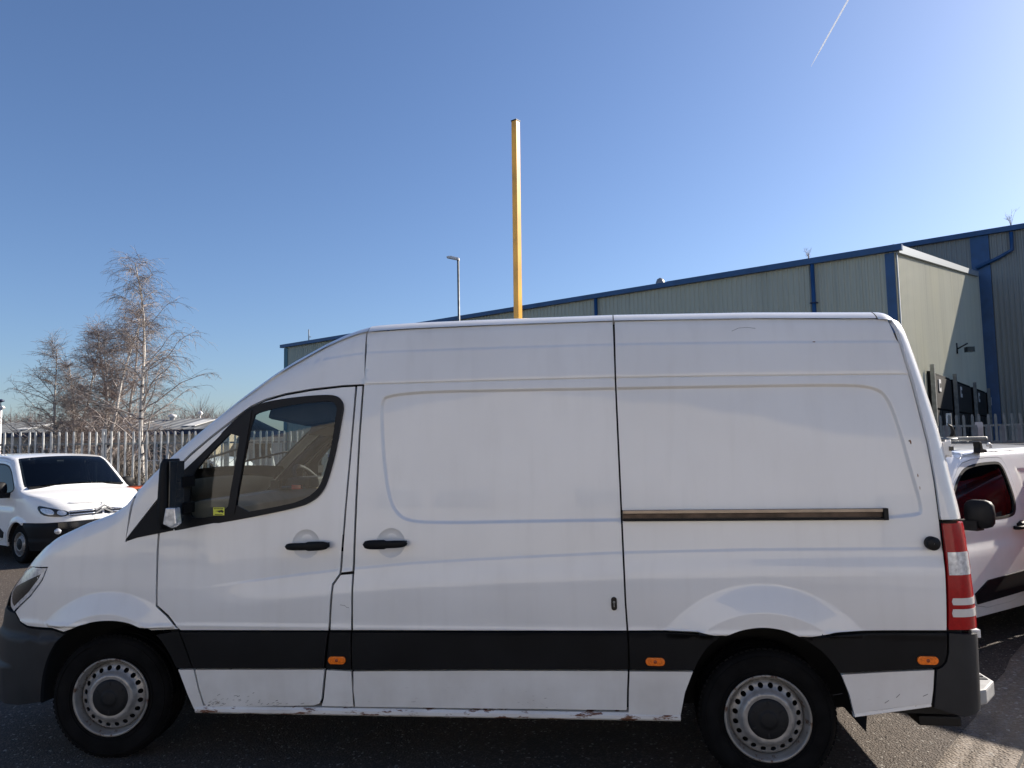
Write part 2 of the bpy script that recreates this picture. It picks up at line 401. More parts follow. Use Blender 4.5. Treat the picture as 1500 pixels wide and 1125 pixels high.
XN = table([0, .2, .3, .6, .8, .9, 1.0, 1.1, 1.2, 3], [-1.0, -1.02, -1.06, -1.09, -1.06, -1.01, -.93, -.83, -.70, -.68], 0, 3, .1)
XR = table([0, .35, .8, 1.33, 1.8, 2.1, 2.3, 2.45, 3], [4.715, 4.715, 4.712, 4.685, 4.62, 4.56, 4.515, 4.475, 4.44], 0, 3, .12)   # rear face
RC = .11
def side_surf(u, z, off=0.):
    u = np.asarray(u, float); z = np.asarray(z, float)
    xn = XN(z); ph = np.clip((XC-u)/1.15, 0, .995)*math.pi/2
    xr = XR(z); xe = xr-RC
    nose = u < XC; tail = u > xe
    th = np.clip((u-xe)/(RC*math.pi/2), 0, 1)*math.pi/2
    x = np.where(nose, XC-(XC-xn)*np.sin(ph), np.where(tail, xe+RC*np.sin(th), u))
    w = W0(z)
    r = Rr(x); T = T_(x); e = 1e-3; sl = (T_(x+e)-T_(x-e))/(2*e); ca = 1/np.sqrt(1+sl*sl)
    d = np.clip((T-z)*ca, 0, 9); rr = np.where(d < r, r-np.sqrt(np.maximum(r*r-(r-np.minimum(d, r))**2, 0)), 0)
    tan = np.where(nose, 0, 0)
    y = w-rr
    # front wings narrow gently towards the nose
    y = np.where(nose, y*np.cos(ph)**.76, np.where(tail, y-RC+RC*np.cos(th), y))
    nx = np.where(nose, -np.sin(ph), np.where(tail, np.sin(th), 0)); ny = np.where(nose, np.cos(ph), np.where(tail, np.cos(th), 1))
    off = np.asarray(off, float)+0*u
    return np.stack([x+nx*off, -(y+ny*off), z], -1)
def P(px, py):
    q = on_y(px, py, -.96); u, z = q[0], q[2]
    d = ray(px, py); A = np.cross(d, (0, 0, 1)); B = np.cross(d, A)
    for _ in range(30):
        def f(u, z): w = side_surf(np.array([u]), np.array([z]))[0]-CAM; return np.array((w@A, w@B))
        r = f(u, z); e = 1e-4; J = np.stack([(f(u+e, z)-r)/e, (f(u, z+e)-r)/e], 1)
        try: s = np.linalg.solve(J, -r)
        except Exception: break
        s = np.clip(s, -.15, .15); u += s[0]; z += s[1]
        if abs(s).max() < 1e-6: break
    return (float(u), float(z))
def PP(*pts): return [P(*p) for p in pts]
def cr(pts):
    q = sorted(PP(*pts)); return lambda u: np.interp(u, [a for a, _ in q], [b for _, b in q])
def sstep(a, b, x): t = np.clip((x-a)/(b-a), 0, 1); return t*t*(3-2*t)
HF, HR = P(163, 1012), P(1122, 1042)
crease = cr([(232, 870), (280, 863), (400, 847), (500, 835), (600, 826), (700, 820), (800, 815), (917, 810), (1100, 806), (1385, 804)])
upcrease = cr([(380, 545), (450, 530), (500, 520), (540, 515), (700, 509), (900, 503), (1100, 500), (1320, 499)])
seam = cr([(532, 563), (700, 558), (901, 553), (1100, 550), (1338, 548)])
rec = smooth_poly(PP((562, 578), (620, 571.5), (760, 569), (901, 566.5), (1100, 563), (1240, 561), (1285, 565), (1305, 580), (1322, 625), (1340, 690), (1356, 745), (1352, 760),
                     (1200, 763), (912, 764.5), (760, 767), (640, 769), (592, 766), (572, 748), (563, 715), (557, 660), (555, 610), (556, 588)), 2)
U270, U400 = P(270, 860)[0], P(420, 845)[0]
UC0, UC1 = P(395, 540)[0], P(470, 525)[0]
def relief_side(V):
    u, z = V[:, 0], V[:, 1]
    r = np.zeros(len(u))
    k = sstep(U270, U400, u); d = crease(u)-z
    r += -.016*k*(1-sstep(0, .135, d))*(1-sstep(4.5, 4.7, u)*0)
    r += -.005*k*sstep(-.006, .006, -d)
    k2 = sstep(UC0, UC1, u); d2 = z-upcrease(u)
    fd_ = sstep(.045, .12, T_(u)-z); r += (-.009*k2*sstep(-.012, .006, d2)-.006*k2*sstep(0.0, .25, d2))*fd_
    k3 = np.where(u > P536, 1, 0); d3 = z-seam(u)
    r += .0035*k3*sstep(-.002, .002, d3)-.004*k3*np.exp(-(d3/.004)**2)
    s = dist_poly(V, rec); ins = pip(V, rec)
    sd_ = np.where(ins, s, -s)
    r += -.0155*sstep(-.001, .017, sd_)
    for (cx, cz) in DISH:
        q = np.hypot(u-cx, z-cz)/.079; r += -.016*np.clip(1-q*q, 0, 1)**.7
    # pressed-in lower lip above the rub strip
    zl = ZB; r += .004*(1-sstep(0, .02, np.abs(z-zl)))
    # wheel-arch flares
    for (cx, cz), R1, R0, amp, zz in ((HF, .568, .44, .044, .772), (HR, .650, .50, .044, .772)):
        q = np.hypot(u-cx, z-cz); k4 = np.clip((R1-q)/(R1-R0), 0, 1); k4 = np.where(k4 < .12, k4*k4/.24, k4-.06)
        r += amp*np.minimum(k4, .9)*sstep(zz-.012, zz+.0, z)
    return r
P536 = P(534, 520)[0]; ZB = P(700, 922)[1]
DISH = [P(446, 797.5), P(571, 796)]
def silo(x0, x1, drop=0., n=40):
    out = []
    for u in np.linspace(x0, x1, n):
        z = float(T_(u))-drop
        for _ in range(12):
            x = side_surf(np.array([u]), np.array([z]))[0][0]; z = z*.5+(float(T_(x))-drop)*.5
        out.append((float(u), z))
    return out

van = empty('panel_van', (0, 0, 0))
tag(van, 'big white high-roof panel van with black rub strips and rusty sill filling the foreground', 'van')
# outlines surveyed from the photograph
door_front = [(234, 773), (232, 800), (230, 887), (246, 901), (263, 922), (270, 938), (276, 955), (284, 978), (291, 1008), (298, 1030), (303, 1036)]
door_bot = [(380, 1035.5), (460, 1034)]
door_rear = [(468, 1031), (471, 1025), (475.5, 978), (481.5, 925), (483, 890), (486, 856), (496, 841), (504, 740), (512, 650), (519, 565.5)]
door_top = [(500, 566.5), (455, 571.7), (416, 578.6), (387, 587), (367, 597), (338, 618.6), (308.6, 642), (279, 667.5), (262, 685), (244, 722)]
win = [(256, 700), (262.7, 695), (289, 671), (318.4, 642), (343.8, 616.7), (359.5, 603), (371, 596.5), (396.6, 588.3), (445.5, 581.8), (480, 579.8), (492, 581.5), (498.5, 588), (500.4, 596),
       (499, 606), (488.5, 663.6), (476.8, 704.7), (469, 720.3), (457, 732), (437.7, 741), (359.5, 757.5), (300, 768), (262, 776), (252, 777)]
arch_f = [(62, 1028), (65, 990), (76, 955), (95, 929), (128, 913), (165, 907.5), (200, 913), (230, 931), (250, 960), (263, 990), (274, 1020), (283, 1039)]
arch_r = [(998, 1049), (1005, 1015), (1018, 978), (1036, 949), (1058, 932), (1085, 921.5), (1115, 917.5), (1145, 921.5), (1172, 933), (1205, 956), (1228, 985), (1243, 1018), (1250, 1047)]
def cz_(fn, a, b): us = np.linspace(a, b, 60); return np.stack([us, fn(us)], 1)
circ_ = lambda c, R, a0=0, a1=360: np.array(arc_uz(c, R, a0, a1, 60))
def arc_uz(c, R, a0, a1, n): return [(c[0]+R*math.cos(math.radians(a0+(a1-a0)*i/n)), c[1]+R*math.sin(math.radians(a0+(a1-a0)*i/n))) for i in range(n+1)]
FE = [(cz_(crease, U270, 4.7), (-.14, -.11, -.08, -.05, -.025, -.01, -.004, .004, .010)), (cz_(upcrease, UC0, 4.5), (-.014, -.008, -.003, .002, .007, .02)),
      (cz_(seam, P536, 4.5), (-.012, -.007, -.004, -.002, 0, .002, .004, .008)), (np.array(rec+[rec[0]]), (-.019, -.014, -.010, -.006, -.002, .002, .007)),
      (circ_(DISH[0], .079), (-.018, -.012, -.007, -.003, 0, .004)), (circ_(DISH[1], .079), (-.018, -.012, -.007, -.003, 0, .004)),
      (circ_(DISH[0], .045), (-.015, 0, .015)), (circ_(DISH[1], .045), (-.015, 0, .015)),
      (circ_(HF, .568, 20, 160), (-.03, -.016, -.01, -.005, 0, .005, .01)), (circ_(HR, .650, 15, 165), (-.03, -.018, -.012, -.006, 0, .006, .012)),
      (np.array(silo(-.62, 1.5, .03, 60)), (-.09, -.07, -.05, -.035, -.022, -.01)),
      (circ_(HF, .448, 20, 160), (-.01, 0, .01)), (circ_(HR, .512, 15, 165), (-.01, 0, .01))]
sl = dict(S=side_surf, relief=relief_side, h=.035, fine=.0085, feats=FE)
def crom(L, k=6):
    A = [np.array(P(*p)) for p in L]; out = []
    for i in range(len(A)-1):
        p0, p1, p2, p3 = A[max(i-1, 0)], A[i], A[i+1], A[min(i+2, len(A)-1)]
        for j in range(k):
            t = j/k; out.append(tuple(.5*((2*p1)+(-p0+p2)*t+(2*p0-5*p1+4*p2-p3)*t*t+(-p0+3*p1-3*p2+p3)*t**3)))
    return out+[tuple(A[-1])]
AF, AR = crom(arch_f), crom(arch_r)
def both(name, poly, m, parent, **kw):
    a = dict(sl); a.update(kw)
    o = panel(name, poly=poly, m=m, parent=parent, **a)
    b = dict(a); b['h'] = max(.06, a['h']); b['fine'] = None if a.get('coarse_far', 1) else a['fine']; b['side'] = -1
    b.pop('coarse_far', None)
    return o, b
def far(name, poly, m, parent, **kw):
    a = dict(sl); a.update(kw); a['side'] = -1; a['h'] = .07; a['fine'] = None
    return panel(name, poly=poly, m=m, parent=parent, **a)
# inner shell so no daylight shows through the shut lines
def arc_uz(c, R, a0, a1, n): return [(c[0]+R*math.cos(math.radians(a0+(a1-a0)*i/n)), c[1]+R*math.sin(math.radians(a0+(a1-a0)*i/n))) for i in range(n+1)]
shell_poly = ([(-.75, .42)]+silo(-.60, 4.46, .06)+[P(1395, 650), P(1420, 780), (4.70, .75), (4.70, .42)] +
              [(4.16, .36)]+arc_uz(HR, .50, -5, 185, 22)+[(3.1, .36), (.6, .36)]+arc_uz(HF, .47, -8, 188, 22))
door_w = smooth_poly(PP(*win), 2)
for sgn in (1, -1):
    panel('inner_shell', side_surf, shell_poly, M['shell'], van, h=.06, relief=relief_side, off=-.062, holes=[inset(door_w, -.006)], gap=0, rim=0, side=sgn)
# --- cab door
dp = PP(*door_front, *door_bot, *door_rear, *door_top)
bandtop = [(270, 924), (481.5, 924)]; bandbot = [(476, 979), (284, 979)]
upper = PP(*door_front[:4], (264, 923.5), (481.5, 924), (483, 890), *door_rear[5:], *door_top)
lower = PP((285, 980.5), *door_front[8:], *door_bot, *door_rear[:2], (475.5, 980.5))
strip = PP((264.5, 925.5), (400, 925.5), (481.3, 925.5), (478, 953), (475.7, 978.5), (380, 978.5), (284.3, 978.5), (276, 955), (270, 938))
for sgn in (1, -1):
    kw = dict(sl) if sgn > 0 else dict(S=side_surf, relief=relief_side, h=.07, side=-1)
    door = panel('cab_door', poly=upper, m=M['white'], parent=van, holes=[door_w], **{**kw, 'rim': .03})
    panel('lower_door_skin', poly=lower, m=M['white_low'], parent=door, **kw)
    panel('rub_strip', poly=strip, m=M['plastic'], parent=door, off=.012, gap=.0015, **{k: v for k, v in kw.items()})
    # black sail + frame around the windows
    sail = PP((184, 791), (234, 730.5), (246, 717), (258, 700), (254, 777))
    g1 = smooth_poly(PP((352, 619), (288, 683), (279, 705), (276, 735), (276, 752), (284, 761), (333, 752.5), (343, 700)), 1)
    g2 = PP((370, 609), (380, 603), (420, 594), (450, 590), (480, 587.5), (488, 589), (493, 595), (492, 606), (484, 660), (471, 705), (464, 717), (450, 729), (425, 738.5), (343, 753.5), (352, 700))
    g2 = smooth_poly(g2, 1)
    fr = panel('window_frame', poly=inset(door_w, -.008), m=M['rubber'], parent=door, holes=[g1, g2], off=-.004, S=side_surf, h=.04, gap=0, rim=.02, side=sgn)
    panel('window_glass', poly=inset(g1, -.004), m=M['glass'], parent=door, off=-.012, S=side_surf, h=.05, gap=0, rim=0, side=sgn)
    panel('window_glass', poly=inset(g2, -.004), m=M['glass'], parent=door, off=-.010, S=side_surf, h=.05, gap=0, rim=0, side=sgn)
    panel('window_bar', poly=PP((357, 607), (369, 601), (343, 753), (332, 754.5)), m=M['rubber'], parent=door, off=.003, S=side_surf, h=.05, gap=0, rim=.02, side=sgn)
    panel('sail_trim', poly=sail, m=M['plastic'], parent=door, off=.005, S=side_surf, h=.05, gap=0, rim=.02, side=sgn)
    if sgn > 0: near_door = door
def curve_uz(fn, a, b, n=80): us = np.linspace(a, b, n); return np.stack([us, fn(us)], 1)
def handle(px0, py0, px1, py1, dpx, dpy, parent, name='door_handle', fat='right'):
    a = P(px0, py0); b = P(px1, py1); c = P(dpx, dpy); R = .062
    # shallow dish behind the grip
    mb = MB(); prof = [(R*1.06, -.0005), (R, .0015), (R*.95, .002), (R*.6, .0022), (.001, .0024)]
    o3 = side_surf(np.array([c[0]]), np.array([c[1]]), relief_side(np.array([c]))+.0006)[0]
    mb.lathe([(R*1.03, 0.004), (R, -.0006), (R*.93, -.0016), (R*.5, -.0008), (.001, -.0004)], o3, 40)
    d = mb.build('handle_dish', M['white'], parent)
    g = MB(); n = 18; vs = []; k = 12
    for i in range(n+1):
        t = i/n; u = a[0]+(b[0]-a[0])*t; z = a[1]+(b[1]-a[1])*t
        q = side_surf(np.array([u]), np.array([z]))[0]
        endr = math.sqrt(max(0, 1-(abs(2*t-1))**6)); hh = (.0245 if (t > .55)==(fat == 'right') else .0195)*endr+.001
        out = .020+.022*math.sin(math.pi*min(1, max(0, t)))**.5
        dep = .011*endr+.001
        for j in range(k):
            an = 2*math.pi*j/k; cs, sn = math.cos(an), math.sin(an)
            vs.append(q+np.array((0, -out+dep*abs(cs)**.8*np.sign(cs), hh*abs(sn)**.8*np.sign(sn))))
    g.add(vs, [(i*k+j, i*k+(j+1) % k, (i+1)*k+(j+1) % k, (i+1)*k+j) for i in range(n) for j in range(k)]+[tuple(range(k)), tuple(range(n*k, n*k+k))], True)
    for (px, py) in ((a[0]*.88+b[0]*.12, a[1]*.88+b[1]*.12), (a[0]*.12+b[0]*.88, a[1]*.12+b[1]*.88)):
        q = side_surf(np.array([px]), np.array([py]))[0]; g.box(q+[-.018, -.03, -.013], q+[.018, .012, .013])
    g.build(name, M['gloss_black'] if 0 else M['plastic'], parent)
handle(419.5, 800, 485, 798, 446, 798, near_door)
# --- B-pillar pieces between cab door and sliding door
both_p = PP((521, 565), (529.3, 564.5), (523.8, 640), (518.6, 740), (515.0, 838), (498, 840), (505.5, 740), (513.5, 650))
low_p = PP((497.5, 842.5), (515.2, 841), (515, 923.5), (483.5, 923.5), (485, 890), (487.8, 857))
strip_p = PP((483.3, 925.5), (515, 925.5), (515, 981), (478, 978.5), (480, 953))
sill_p = PP((477.7, 981), (514.5, 983), (518, 1036), (470, 1035), (473.5, 1024))
for sgn in (1, -1):
    kw = dict(sl) if sgn > 0 else dict(S=side_surf, relief=relief_side, h=.07, side=-1)
    panel('door_pillar', poly=both_p, m=M['white'], parent=van, **kw)
    panel('door_pillar', poly=low_p, m=M['white'], parent=van, **kw)
    panel('rub_strip', poly=strip_p, m=M['plastic'], parent=van, off=.009, **kw)
    panel('pillar_foot', poly=sill_p, m=M['white_low'], parent=van, **kw)
# --- front wing
flare_f = [(80, 921), (93, 921.5), (97.5, 927)]
wing = PP((69.5, 831), (62, 850), (45, 873), (22, 896), (30, 910), (40, 917), (55, 919), (75, 920), (93, 926)) + \
       AF[6*3+3:6*7-1]+PP((262, 922), (244, 902), (228.5, 888), (230, 800), (232, 776), (184, 793)) + silo(.12, -.84, .03, 34)
cabtop = PP((184, 789), (233, 728), (245, 714), (261, 683), (278, 665), (308, 639.5), (337.5, 616), (366, 594.6), (386, 584.6), (416, 576), (455, 569.2), (500, 564.2), (533, 562.5), (537.0, 484)) + \
         silo(1.53, .14, .03, 60)
aft_f = PP((229, 929.5), (262.5, 923.5), (269, 940), (275, 956), (283, 978.5), (259.8, 979))+AF[6*7:6*8+4][::-1]
low_f = PP((260, 980.5), (283.5, 980.5), (290, 1009), (297, 1031), (299, 1037), (284, 1040), (275, 1020))
for sgn in (1, -1):
    kw = dict(sl) if sgn > 0 else dict(S=side_surf, relief=relief_side, h=.07, side=-1)
    panel('front_wing', poly=wing, m=M['white'], parent=van, **kw)
    panel('cab_roof_side', poly=cabtop, m=M['white'], parent=van, **kw)
    panel('rub_strip', poly=aft_f, m=M['plastic'], parent=van, off=.008, **kw)
    panel('wing_foot', poly=low_f, m=M['white_low'], parent=van, **kw)
    # front bumper with its wheel-arch lip, wrapping round the nose
    bump = PP((22, 898.5), (30, 912.5), (40, 919.5), (55, 921.5), (75, 922.5))+AF[:6*3+1][::-1] + [(-.62, .29), (-1.0, .27), (XC-1.14, .27), (XC-1.14, .80), (-.85, .83)]
    def rel_b(V):
        z = V[:, 1]; return .012*sstep(.74, .70, z)*0+.014*(1-sstep(.68, .71, z))+.02*(1-sstep(.5, .53, z))*sstep(-.62, -.75, V[:, 0])
    bp_ = panel('front_bumper', poly=bump, m=M['bumper'], parent=van, **{**kw, 'relief': rel_b, 'h': .04, 'fine': .012})
    hl0 = PP((69, 832), (61, 850), (44, 873), (21, 895.5))
    lampp = hl0+[(hl0[3][0]-.06, hl0[3][1]+.02), (hl0[3][0]-.16, hl0[3][1]+.10), (hl0[0][0]-.34, hl0[0][1]-.05), (hl0[0][0]-.20, hl0[0][1]+.0)]
    lamp = panel('headlight', poly=lampp, m=M['lens'], parent=van, off=.004, S=side_surf, h=.03, gap=.002, rim=.02, side=sgn)
    inn = inset(lampp, .028)
    panel('lamp_bezel', poly=[inn[1], inn[2], inn[3], inn[4], inn[5], ((inn[5][0]+inn[6][0])/2, (inn[5][1]+inn[6][1])/2-.01), ((inn[0][0]+inn[1][0])/2, inn[1][1]+.02)], m=M['gloss_black'], parent=lamp, off=.0055, S=side_surf, h=.03, gap=0, rim=0, side=sgn)
    panel('bonnet_lip', poly=[(-.76, 1.045), (-.87, 1.035), (-.98, 1.09), (XC-1.13, 1.09)]+silo(XC-1.13, -.70, .03, 16), m=M['white'], parent=van, S=side_surf, h=.04, gap=.001, off=-.001, side=sgn)
    # grille between the headlights
    panel('grille', poly=[(-.86, .84), (XC-1.14, .81), (XC-1.14, 1.10), (-.98, 1.10)], m=M['plastic'], parent=van, S=side_surf, h=.05, gap=0, side=sgn)
# --- sliding door
sd_l = [(537, 485), (534.5, 520), (531, 566), (525.5, 640), (520.5, 740), (517, 840), (516.5, 923.5)]
sd_r = [(918.5, 924), (915.5, 880), (911.5, 790), (907.5, 700), (903, 600), (901, 553), (898, 470)]
sx0, sx1 = P(537, 489)[0], P(898, 474)[0]
slide_up = PP(*sd_l, (700, 924), *sd_r)+silo(sx1, sx0, .05, 14)[1:-1]
slide_strip = PP((516.5, 925.8), (700, 925.8), (918.5, 926), (919.5, 940), (920.3, 980.5), (700, 980), (517, 981), (515.8, 953))
slide_low = PP((517, 983), (700, 982), (920.3, 982.5), (919.2, 1010), (918.8, 1041), (700, 1038.5), (519.5, 1036), (517, 1010))
so = panel('sliding_door', poly=slide_up, m=M['white'], parent=van, **sl)
panel('lower_door_skin', poly=slide_low, m=M['white_low'], parent=so, **sl)
panel('rub_strip', poly=slide_strip, m=M['plastic'], parent=so, off=.012, **{**sl, 'gap': .0015})
handle(533, 797, 598.5, 795.5, 571, 796, so, fat='left')
mb = MB(); c = P(899.5, 884); q = side_surf(np.array([c[0]]), np.array([c[1]]))[0]
pts = [(q[0]+.015*math.cos(t)*(1), q[1]-.001, q[2]+(.020 if math.sin(t) > 0 else -.020)+.015*math.sin(t)) for t in np.linspace(0, 2*math.pi, 24, endpoint=False)]
mb.prism(pts, (0, -.006, 0)); mb.build('lock_cover', M['gloss_black'], so, bev=.001)
mb = MB(); mb.lathe([(.006, -.0082), (.0055, -.0088), (.001, -.0088)], q+[0, 0, .008], 16); mb.box(q+[-.002, -.0095, -.016], q+[.002, -.007, .002]); mb.build('keyhole', M['steel'], so)
# --- rear quarter
gapr = [(1302.5, 459.5), (1311, 478), (1321, 502), (1330, 532), (1338.5, 558), (1350, 604), (1361, 648), (1371, 705), (1378.5, 762), (1384, 810), (1386.5, 865), (1387.5, 924)]
rx0, rx1 = P(900, 474)[0], P(1304, 466)[0]
quarter = silo(rx1-.01, rx0, .05, 14)+PP((902, 553), (904.3, 600), (908.8, 700), (912.8, 790), (916.8, 880), (919.8, 924), (1020, 923.5), (1056, 931.3))+AR[6*4+1:6*8]+PP((1173, 932.5), (1222, 925), (1300, 924), *gapr[:0:-1])
q_strip1 = PP((919.8, 925.8), (1020, 925.5), (1055, 933.2))+AR[6*2+1:6*4-1][::-1]+PP((1016.5, 981.5), (922, 981), (921, 940))
q_low1 = PP((921.8, 983), (1016, 983.5), (1004, 1015), (998, 1047), (997, 1049), (920.2, 1048), (920.6, 1010))
q_strip2 = PP((1174, 935), (1222, 927), (1300, 926), (1386.5, 926), (1387, 955), (1384, 968), (1378, 975), (1366, 978.5), (1300, 982), (1229, 986))+AR[6*8+2:6*10-1][::-1]
q_low2 = PP((1232, 988), (1300, 984), (1369.5, 981), (1368, 1010), (1365.5, 1031), (1300, 1039), (1251, 1047), (1244, 1018))
for sgn in (1, -1):
    kw = dict(sl) if sgn > 0 else dict(S=side_surf, relief=relief_side, h=.07, side=-1)
    pq = quarter if sgn > 0 else quarter
    panel('rear_quarter', poly=pq, m=M['white'], parent=van, **kw)
    panel('rub_strip', poly=q_strip1, m=M['plastic'], parent=van, off=.010, **kw)
    panel('quarter_foot', poly=q_low1, m=M['white_low'], parent=van, **kw)
    panel('rub_strip', poly=q_strip2, m=M['plastic'], parent=van, off=.010, **kw)
    panel('quarter_foot', poly=q_low2, m=M['white_low'], parent=van, **kw)
    if sgn < 0: panel('far_side_panel', poly=slide_up, m=M['white'], parent=van, **kw); panel('far_side_panel', poly=slide_strip+slide_low[2:-1], m=M['white_low'], parent=van, **kw)
    # wrapped rear corner, down to the lamp
    ucor = lambda z: float(XR(z)-RC+RC*math.pi/2*.98)
    cz = np.linspace(2.375, P(1379, 763)[1]+.003, 14)
    corner = [(P(1311.5, 478)[0]-.012, float(T_(4.36))-.05)]+PP((1313, 478), *gapr[2:9])+[(ucor(z), float(z)) for z in cz[::-1]]
    panel('rear_corner', poly=corner, m=M['white'], parent=van, S=side_surf, h=.035, side=sgn)
    z0, z1, z2, z3 = P(1380, 766)[1], P(1384, 808)[1], P(1386, 843)[1], P(1388, 923)[1]
    zs = [z0, (z0+z1)/2, z1]
    lhs = lambda z: float(np.interp(-z, [-z0, -z1, -z2, -z3], [P(1380, 766)[0], P(1384.5, 808)[0], P(1387, 843)[0], P(1388.5, 923)[0]]))
    zsl = [P(1390, 876)[1], P(1390, 886)[1], P(1390, 892)[1], P(1390, 903.5)[1]]
    tl = panel('tail_lamp', poly=[(lhs(z), z) for z in np.linspace(z0, z3, 8)]+[(ucor(z), float(z)) for z in np.linspace(z3, z0, 8)], m=M['red'], parent=van, off=.006, S=side_surf, h=.03, side=sgn)
    panel('reverse_lens', poly=[(lhs(z)+.006, z) for z in np.linspace(z1, z2, 4)]+[(ucor(z), float(z)) for z in np.linspace(z2, z1, 4)], m=M['lens'], parent=tl, off=.0095, S=side_surf, h=.03, side=sgn)
    for a_, b_ in ((0, 1), (2, 3)):
        panel('lens_slot', poly=[(lhs(zsl[a_])+.022, zsl[a_]), (lhs(zsl[a_])+.016, (zsl[a_]+zsl[b_])/2), (lhs(zsl[b_])+.022, zsl[b_]), (ucor(1.), zsl[b_]), (ucor(1.), zsl[a_])], m=M['lens_white'], parent=tl, off=.010, S=side_surf, h=.03, gap=0, side=sgn)
    rb = PP((1389, 926.5), (1389, 955), (1386, 969), (1379.5, 977), (1371.5, 980.5), (1370, 1010), (1367.5, 1037))+[(4.60, .375), (float(XR(.4))-RC+RC*1.54, .42), (float(XR(.4))-RC+RC*1.54, .775)]
    panel('rear_bumper', poly=rb, m=M['bumper'], parent=van, off=.006, **{**kw, 'relief': None, 'fine': None})
# rear doors, roof, bonnet, windscreen as sheets across the van
def top_surf(x, t, off=0.):
    x = np.asarray(x, float); t = np.asarray(t, float); T = T_(x); r = Rr(x); z0 = T-r
    w = W0(z0); e = 1e-3; sl_ = (T_(x+e)-T_(x-e))/(2*e); c = 1/np.sqrt(1+sl_**2)
    ph = np.arcsin(np.clip((XC-x)/(XC-XN(T)), 0, .97)); w = w*np.where(x < XC, np.cos(ph)**.76, 1)
    tail = np.clip((x-(4.475-.10))/.10, 0, 1)*.95; drop = .055*(1-np.sqrt(1-tail**2*.98))
    s = np.sign(t); a = np.abs(t); flat = a < .8; yf = (w-r)*a/.8; th = np.clip((a-.8)/.2, 0, 1)*math.pi/2
    crown = np.interp(x, [-.8, .1, .2, 1.2, 1.7, 5], [.05, .05, .03, .02, .045, .045])
    zz = np.where(flat, T+crown*(1-(a/.8)**2), T-r*(1-np.cos(th))/c)
    wz = W0(np.where(flat, T, zz))*np.where(x < XC, np.cos(ph)**.76, 1); y = np.where(flat, (wz-r)*a/.8, wz-r+r*np.sin(th)); qx = np.clip((x-(XR(zz)-RC))/RC, 0, .99); y = y-RC*(1-np.sqrt(1-qx*qx))*np.minimum(a/.8, 1)
    bul = np.interp(x, [-.9, -.5, .1, .16, .9, 1.2], [.0, .0, .0, .03, .02, 0])*(1-np.minimum(a/.8, 1)**2)
    up = np.stack([-sl_*c, 0*x, c], -1); nn = np.where(flat[..., None], up, up*np.cos(th)[..., None]+np.stack([0*x, s, 0*x], -1)*np.sin(th)[..., None])
    return np.stack([x-bul, s*y, zz-drop], -1)+nn*np.asarray(off)[..., None]
def tdrop(drop): return lambda x: .8+.2*math.degrees(math.acos(max(-1, 1-drop/float(Rr(x)))))/90
def sheet(name, x0, x1, dr0, m, nx=40, off=0., tmax=None, parent=van, nt=44):
    xs = np.linspace(x0, x1, nx); vs = []; ns = []
    for x in xs:
        e = 1e-3; slp = float((T_(x+e)-T_(x-e))/(2*e)); c = 1/math.sqrt(1+slp*slp)
        tm = tmax if tmax else .8+.2*math.degrees(math.acos(max(-1, 1-dr0*c/float(Rr(x)))))/90
        t = np.concatenate([np.linspace(-tm, -.8, 9)[:-1], np.linspace(-.8, .8, nt-17), np.linspace(.8, tm, 9)[1:]])[:]
        vs.append(top_surf(np.full(len(t), x), t, np.full(len(t), off)))
    k = len(vs[0]); V = np.concatenate(vs); me = bpy.data.meshes.new(name)
    me.from_pydata(V.tolist(), [], [(i*k+j, (i+1)*k+j, (i+1)*k+j+1, i*k+j+1) for i in range(nx-1) for j in range(k-1)])
    me.polygons.foreach_set('use_smooth', [True]*((nx-1)*(k-1))); me.update()
    return link(name, me, m, parent)
X_r = float(P(898.5, 474)[0]); X_f = float(P(537.5, 489)[0])
sheet('cab_roof', 1.20, X_f-.003, .042, M['white'], 30, off=-.003)
for s_ in (1, -1):       # painted screen pillars beside the glass
    xs = np.linspace(.10, 1.24, 44); vs = []
    for x in xs:
        e_ = 1e-3; sp_ = float((T_(x+e_)-T_(x-e_))/(2*e_)); c_ = 1/math.sqrt(1+sp_*sp_); tm_ = .8+.2*math.degrees(math.acos(1-.042*c_/float(Rr(x))))/90
        ts = np.concatenate([np.linspace(.745, .80, 3)[:-1], np.linspace(.80, tm_, 8)]); vs.append(top_surf(np.full(len(ts), x), ts*s_, np.full(len(ts), -.002)))
    k = len(ts); me = bpy.data.meshes.new('screen_pillar'); me.from_pydata(np.concatenate(vs).tolist(), [], [(i*k+j, (i+1)*k+j, (i+1)*k+j+1, i*k+j+1) for i in range(43) for j in range(k-1)]); me.polygons.foreach_set('use_smooth', [True]*(43*(k-1))); me.update()
    link('screen_pillar', me, M['white'], van)
    mb = MB(); mb.tube([top_surf(np.array([x]), np.array([.742*s_]), np.array([.006]))[0] for x in np.linspace(.14, 1.20, 24)], .007, 6); mb.build('windscreen_seal', M['rubber'], van)
sheet('roof_panel', X_f+.003, X_r-.003, .049, M['white'], 30)
sheet('roof_panel', X_r+.003, 4.345, .049, M['white'], 30)
sheet('roof_end', 4.352, 4.465, .055, M['white'], 24)
sheet('windscreen', .19, 1.21, 0, M['glass'], 30, off=.001, tmax=.75)
sheet('bonnet', -.80, .12, .05, M['white'], 50, off=-.005)
sheet('wiper_cowl', .115, .20, .02, M['plastic'], 6, off=-.008)
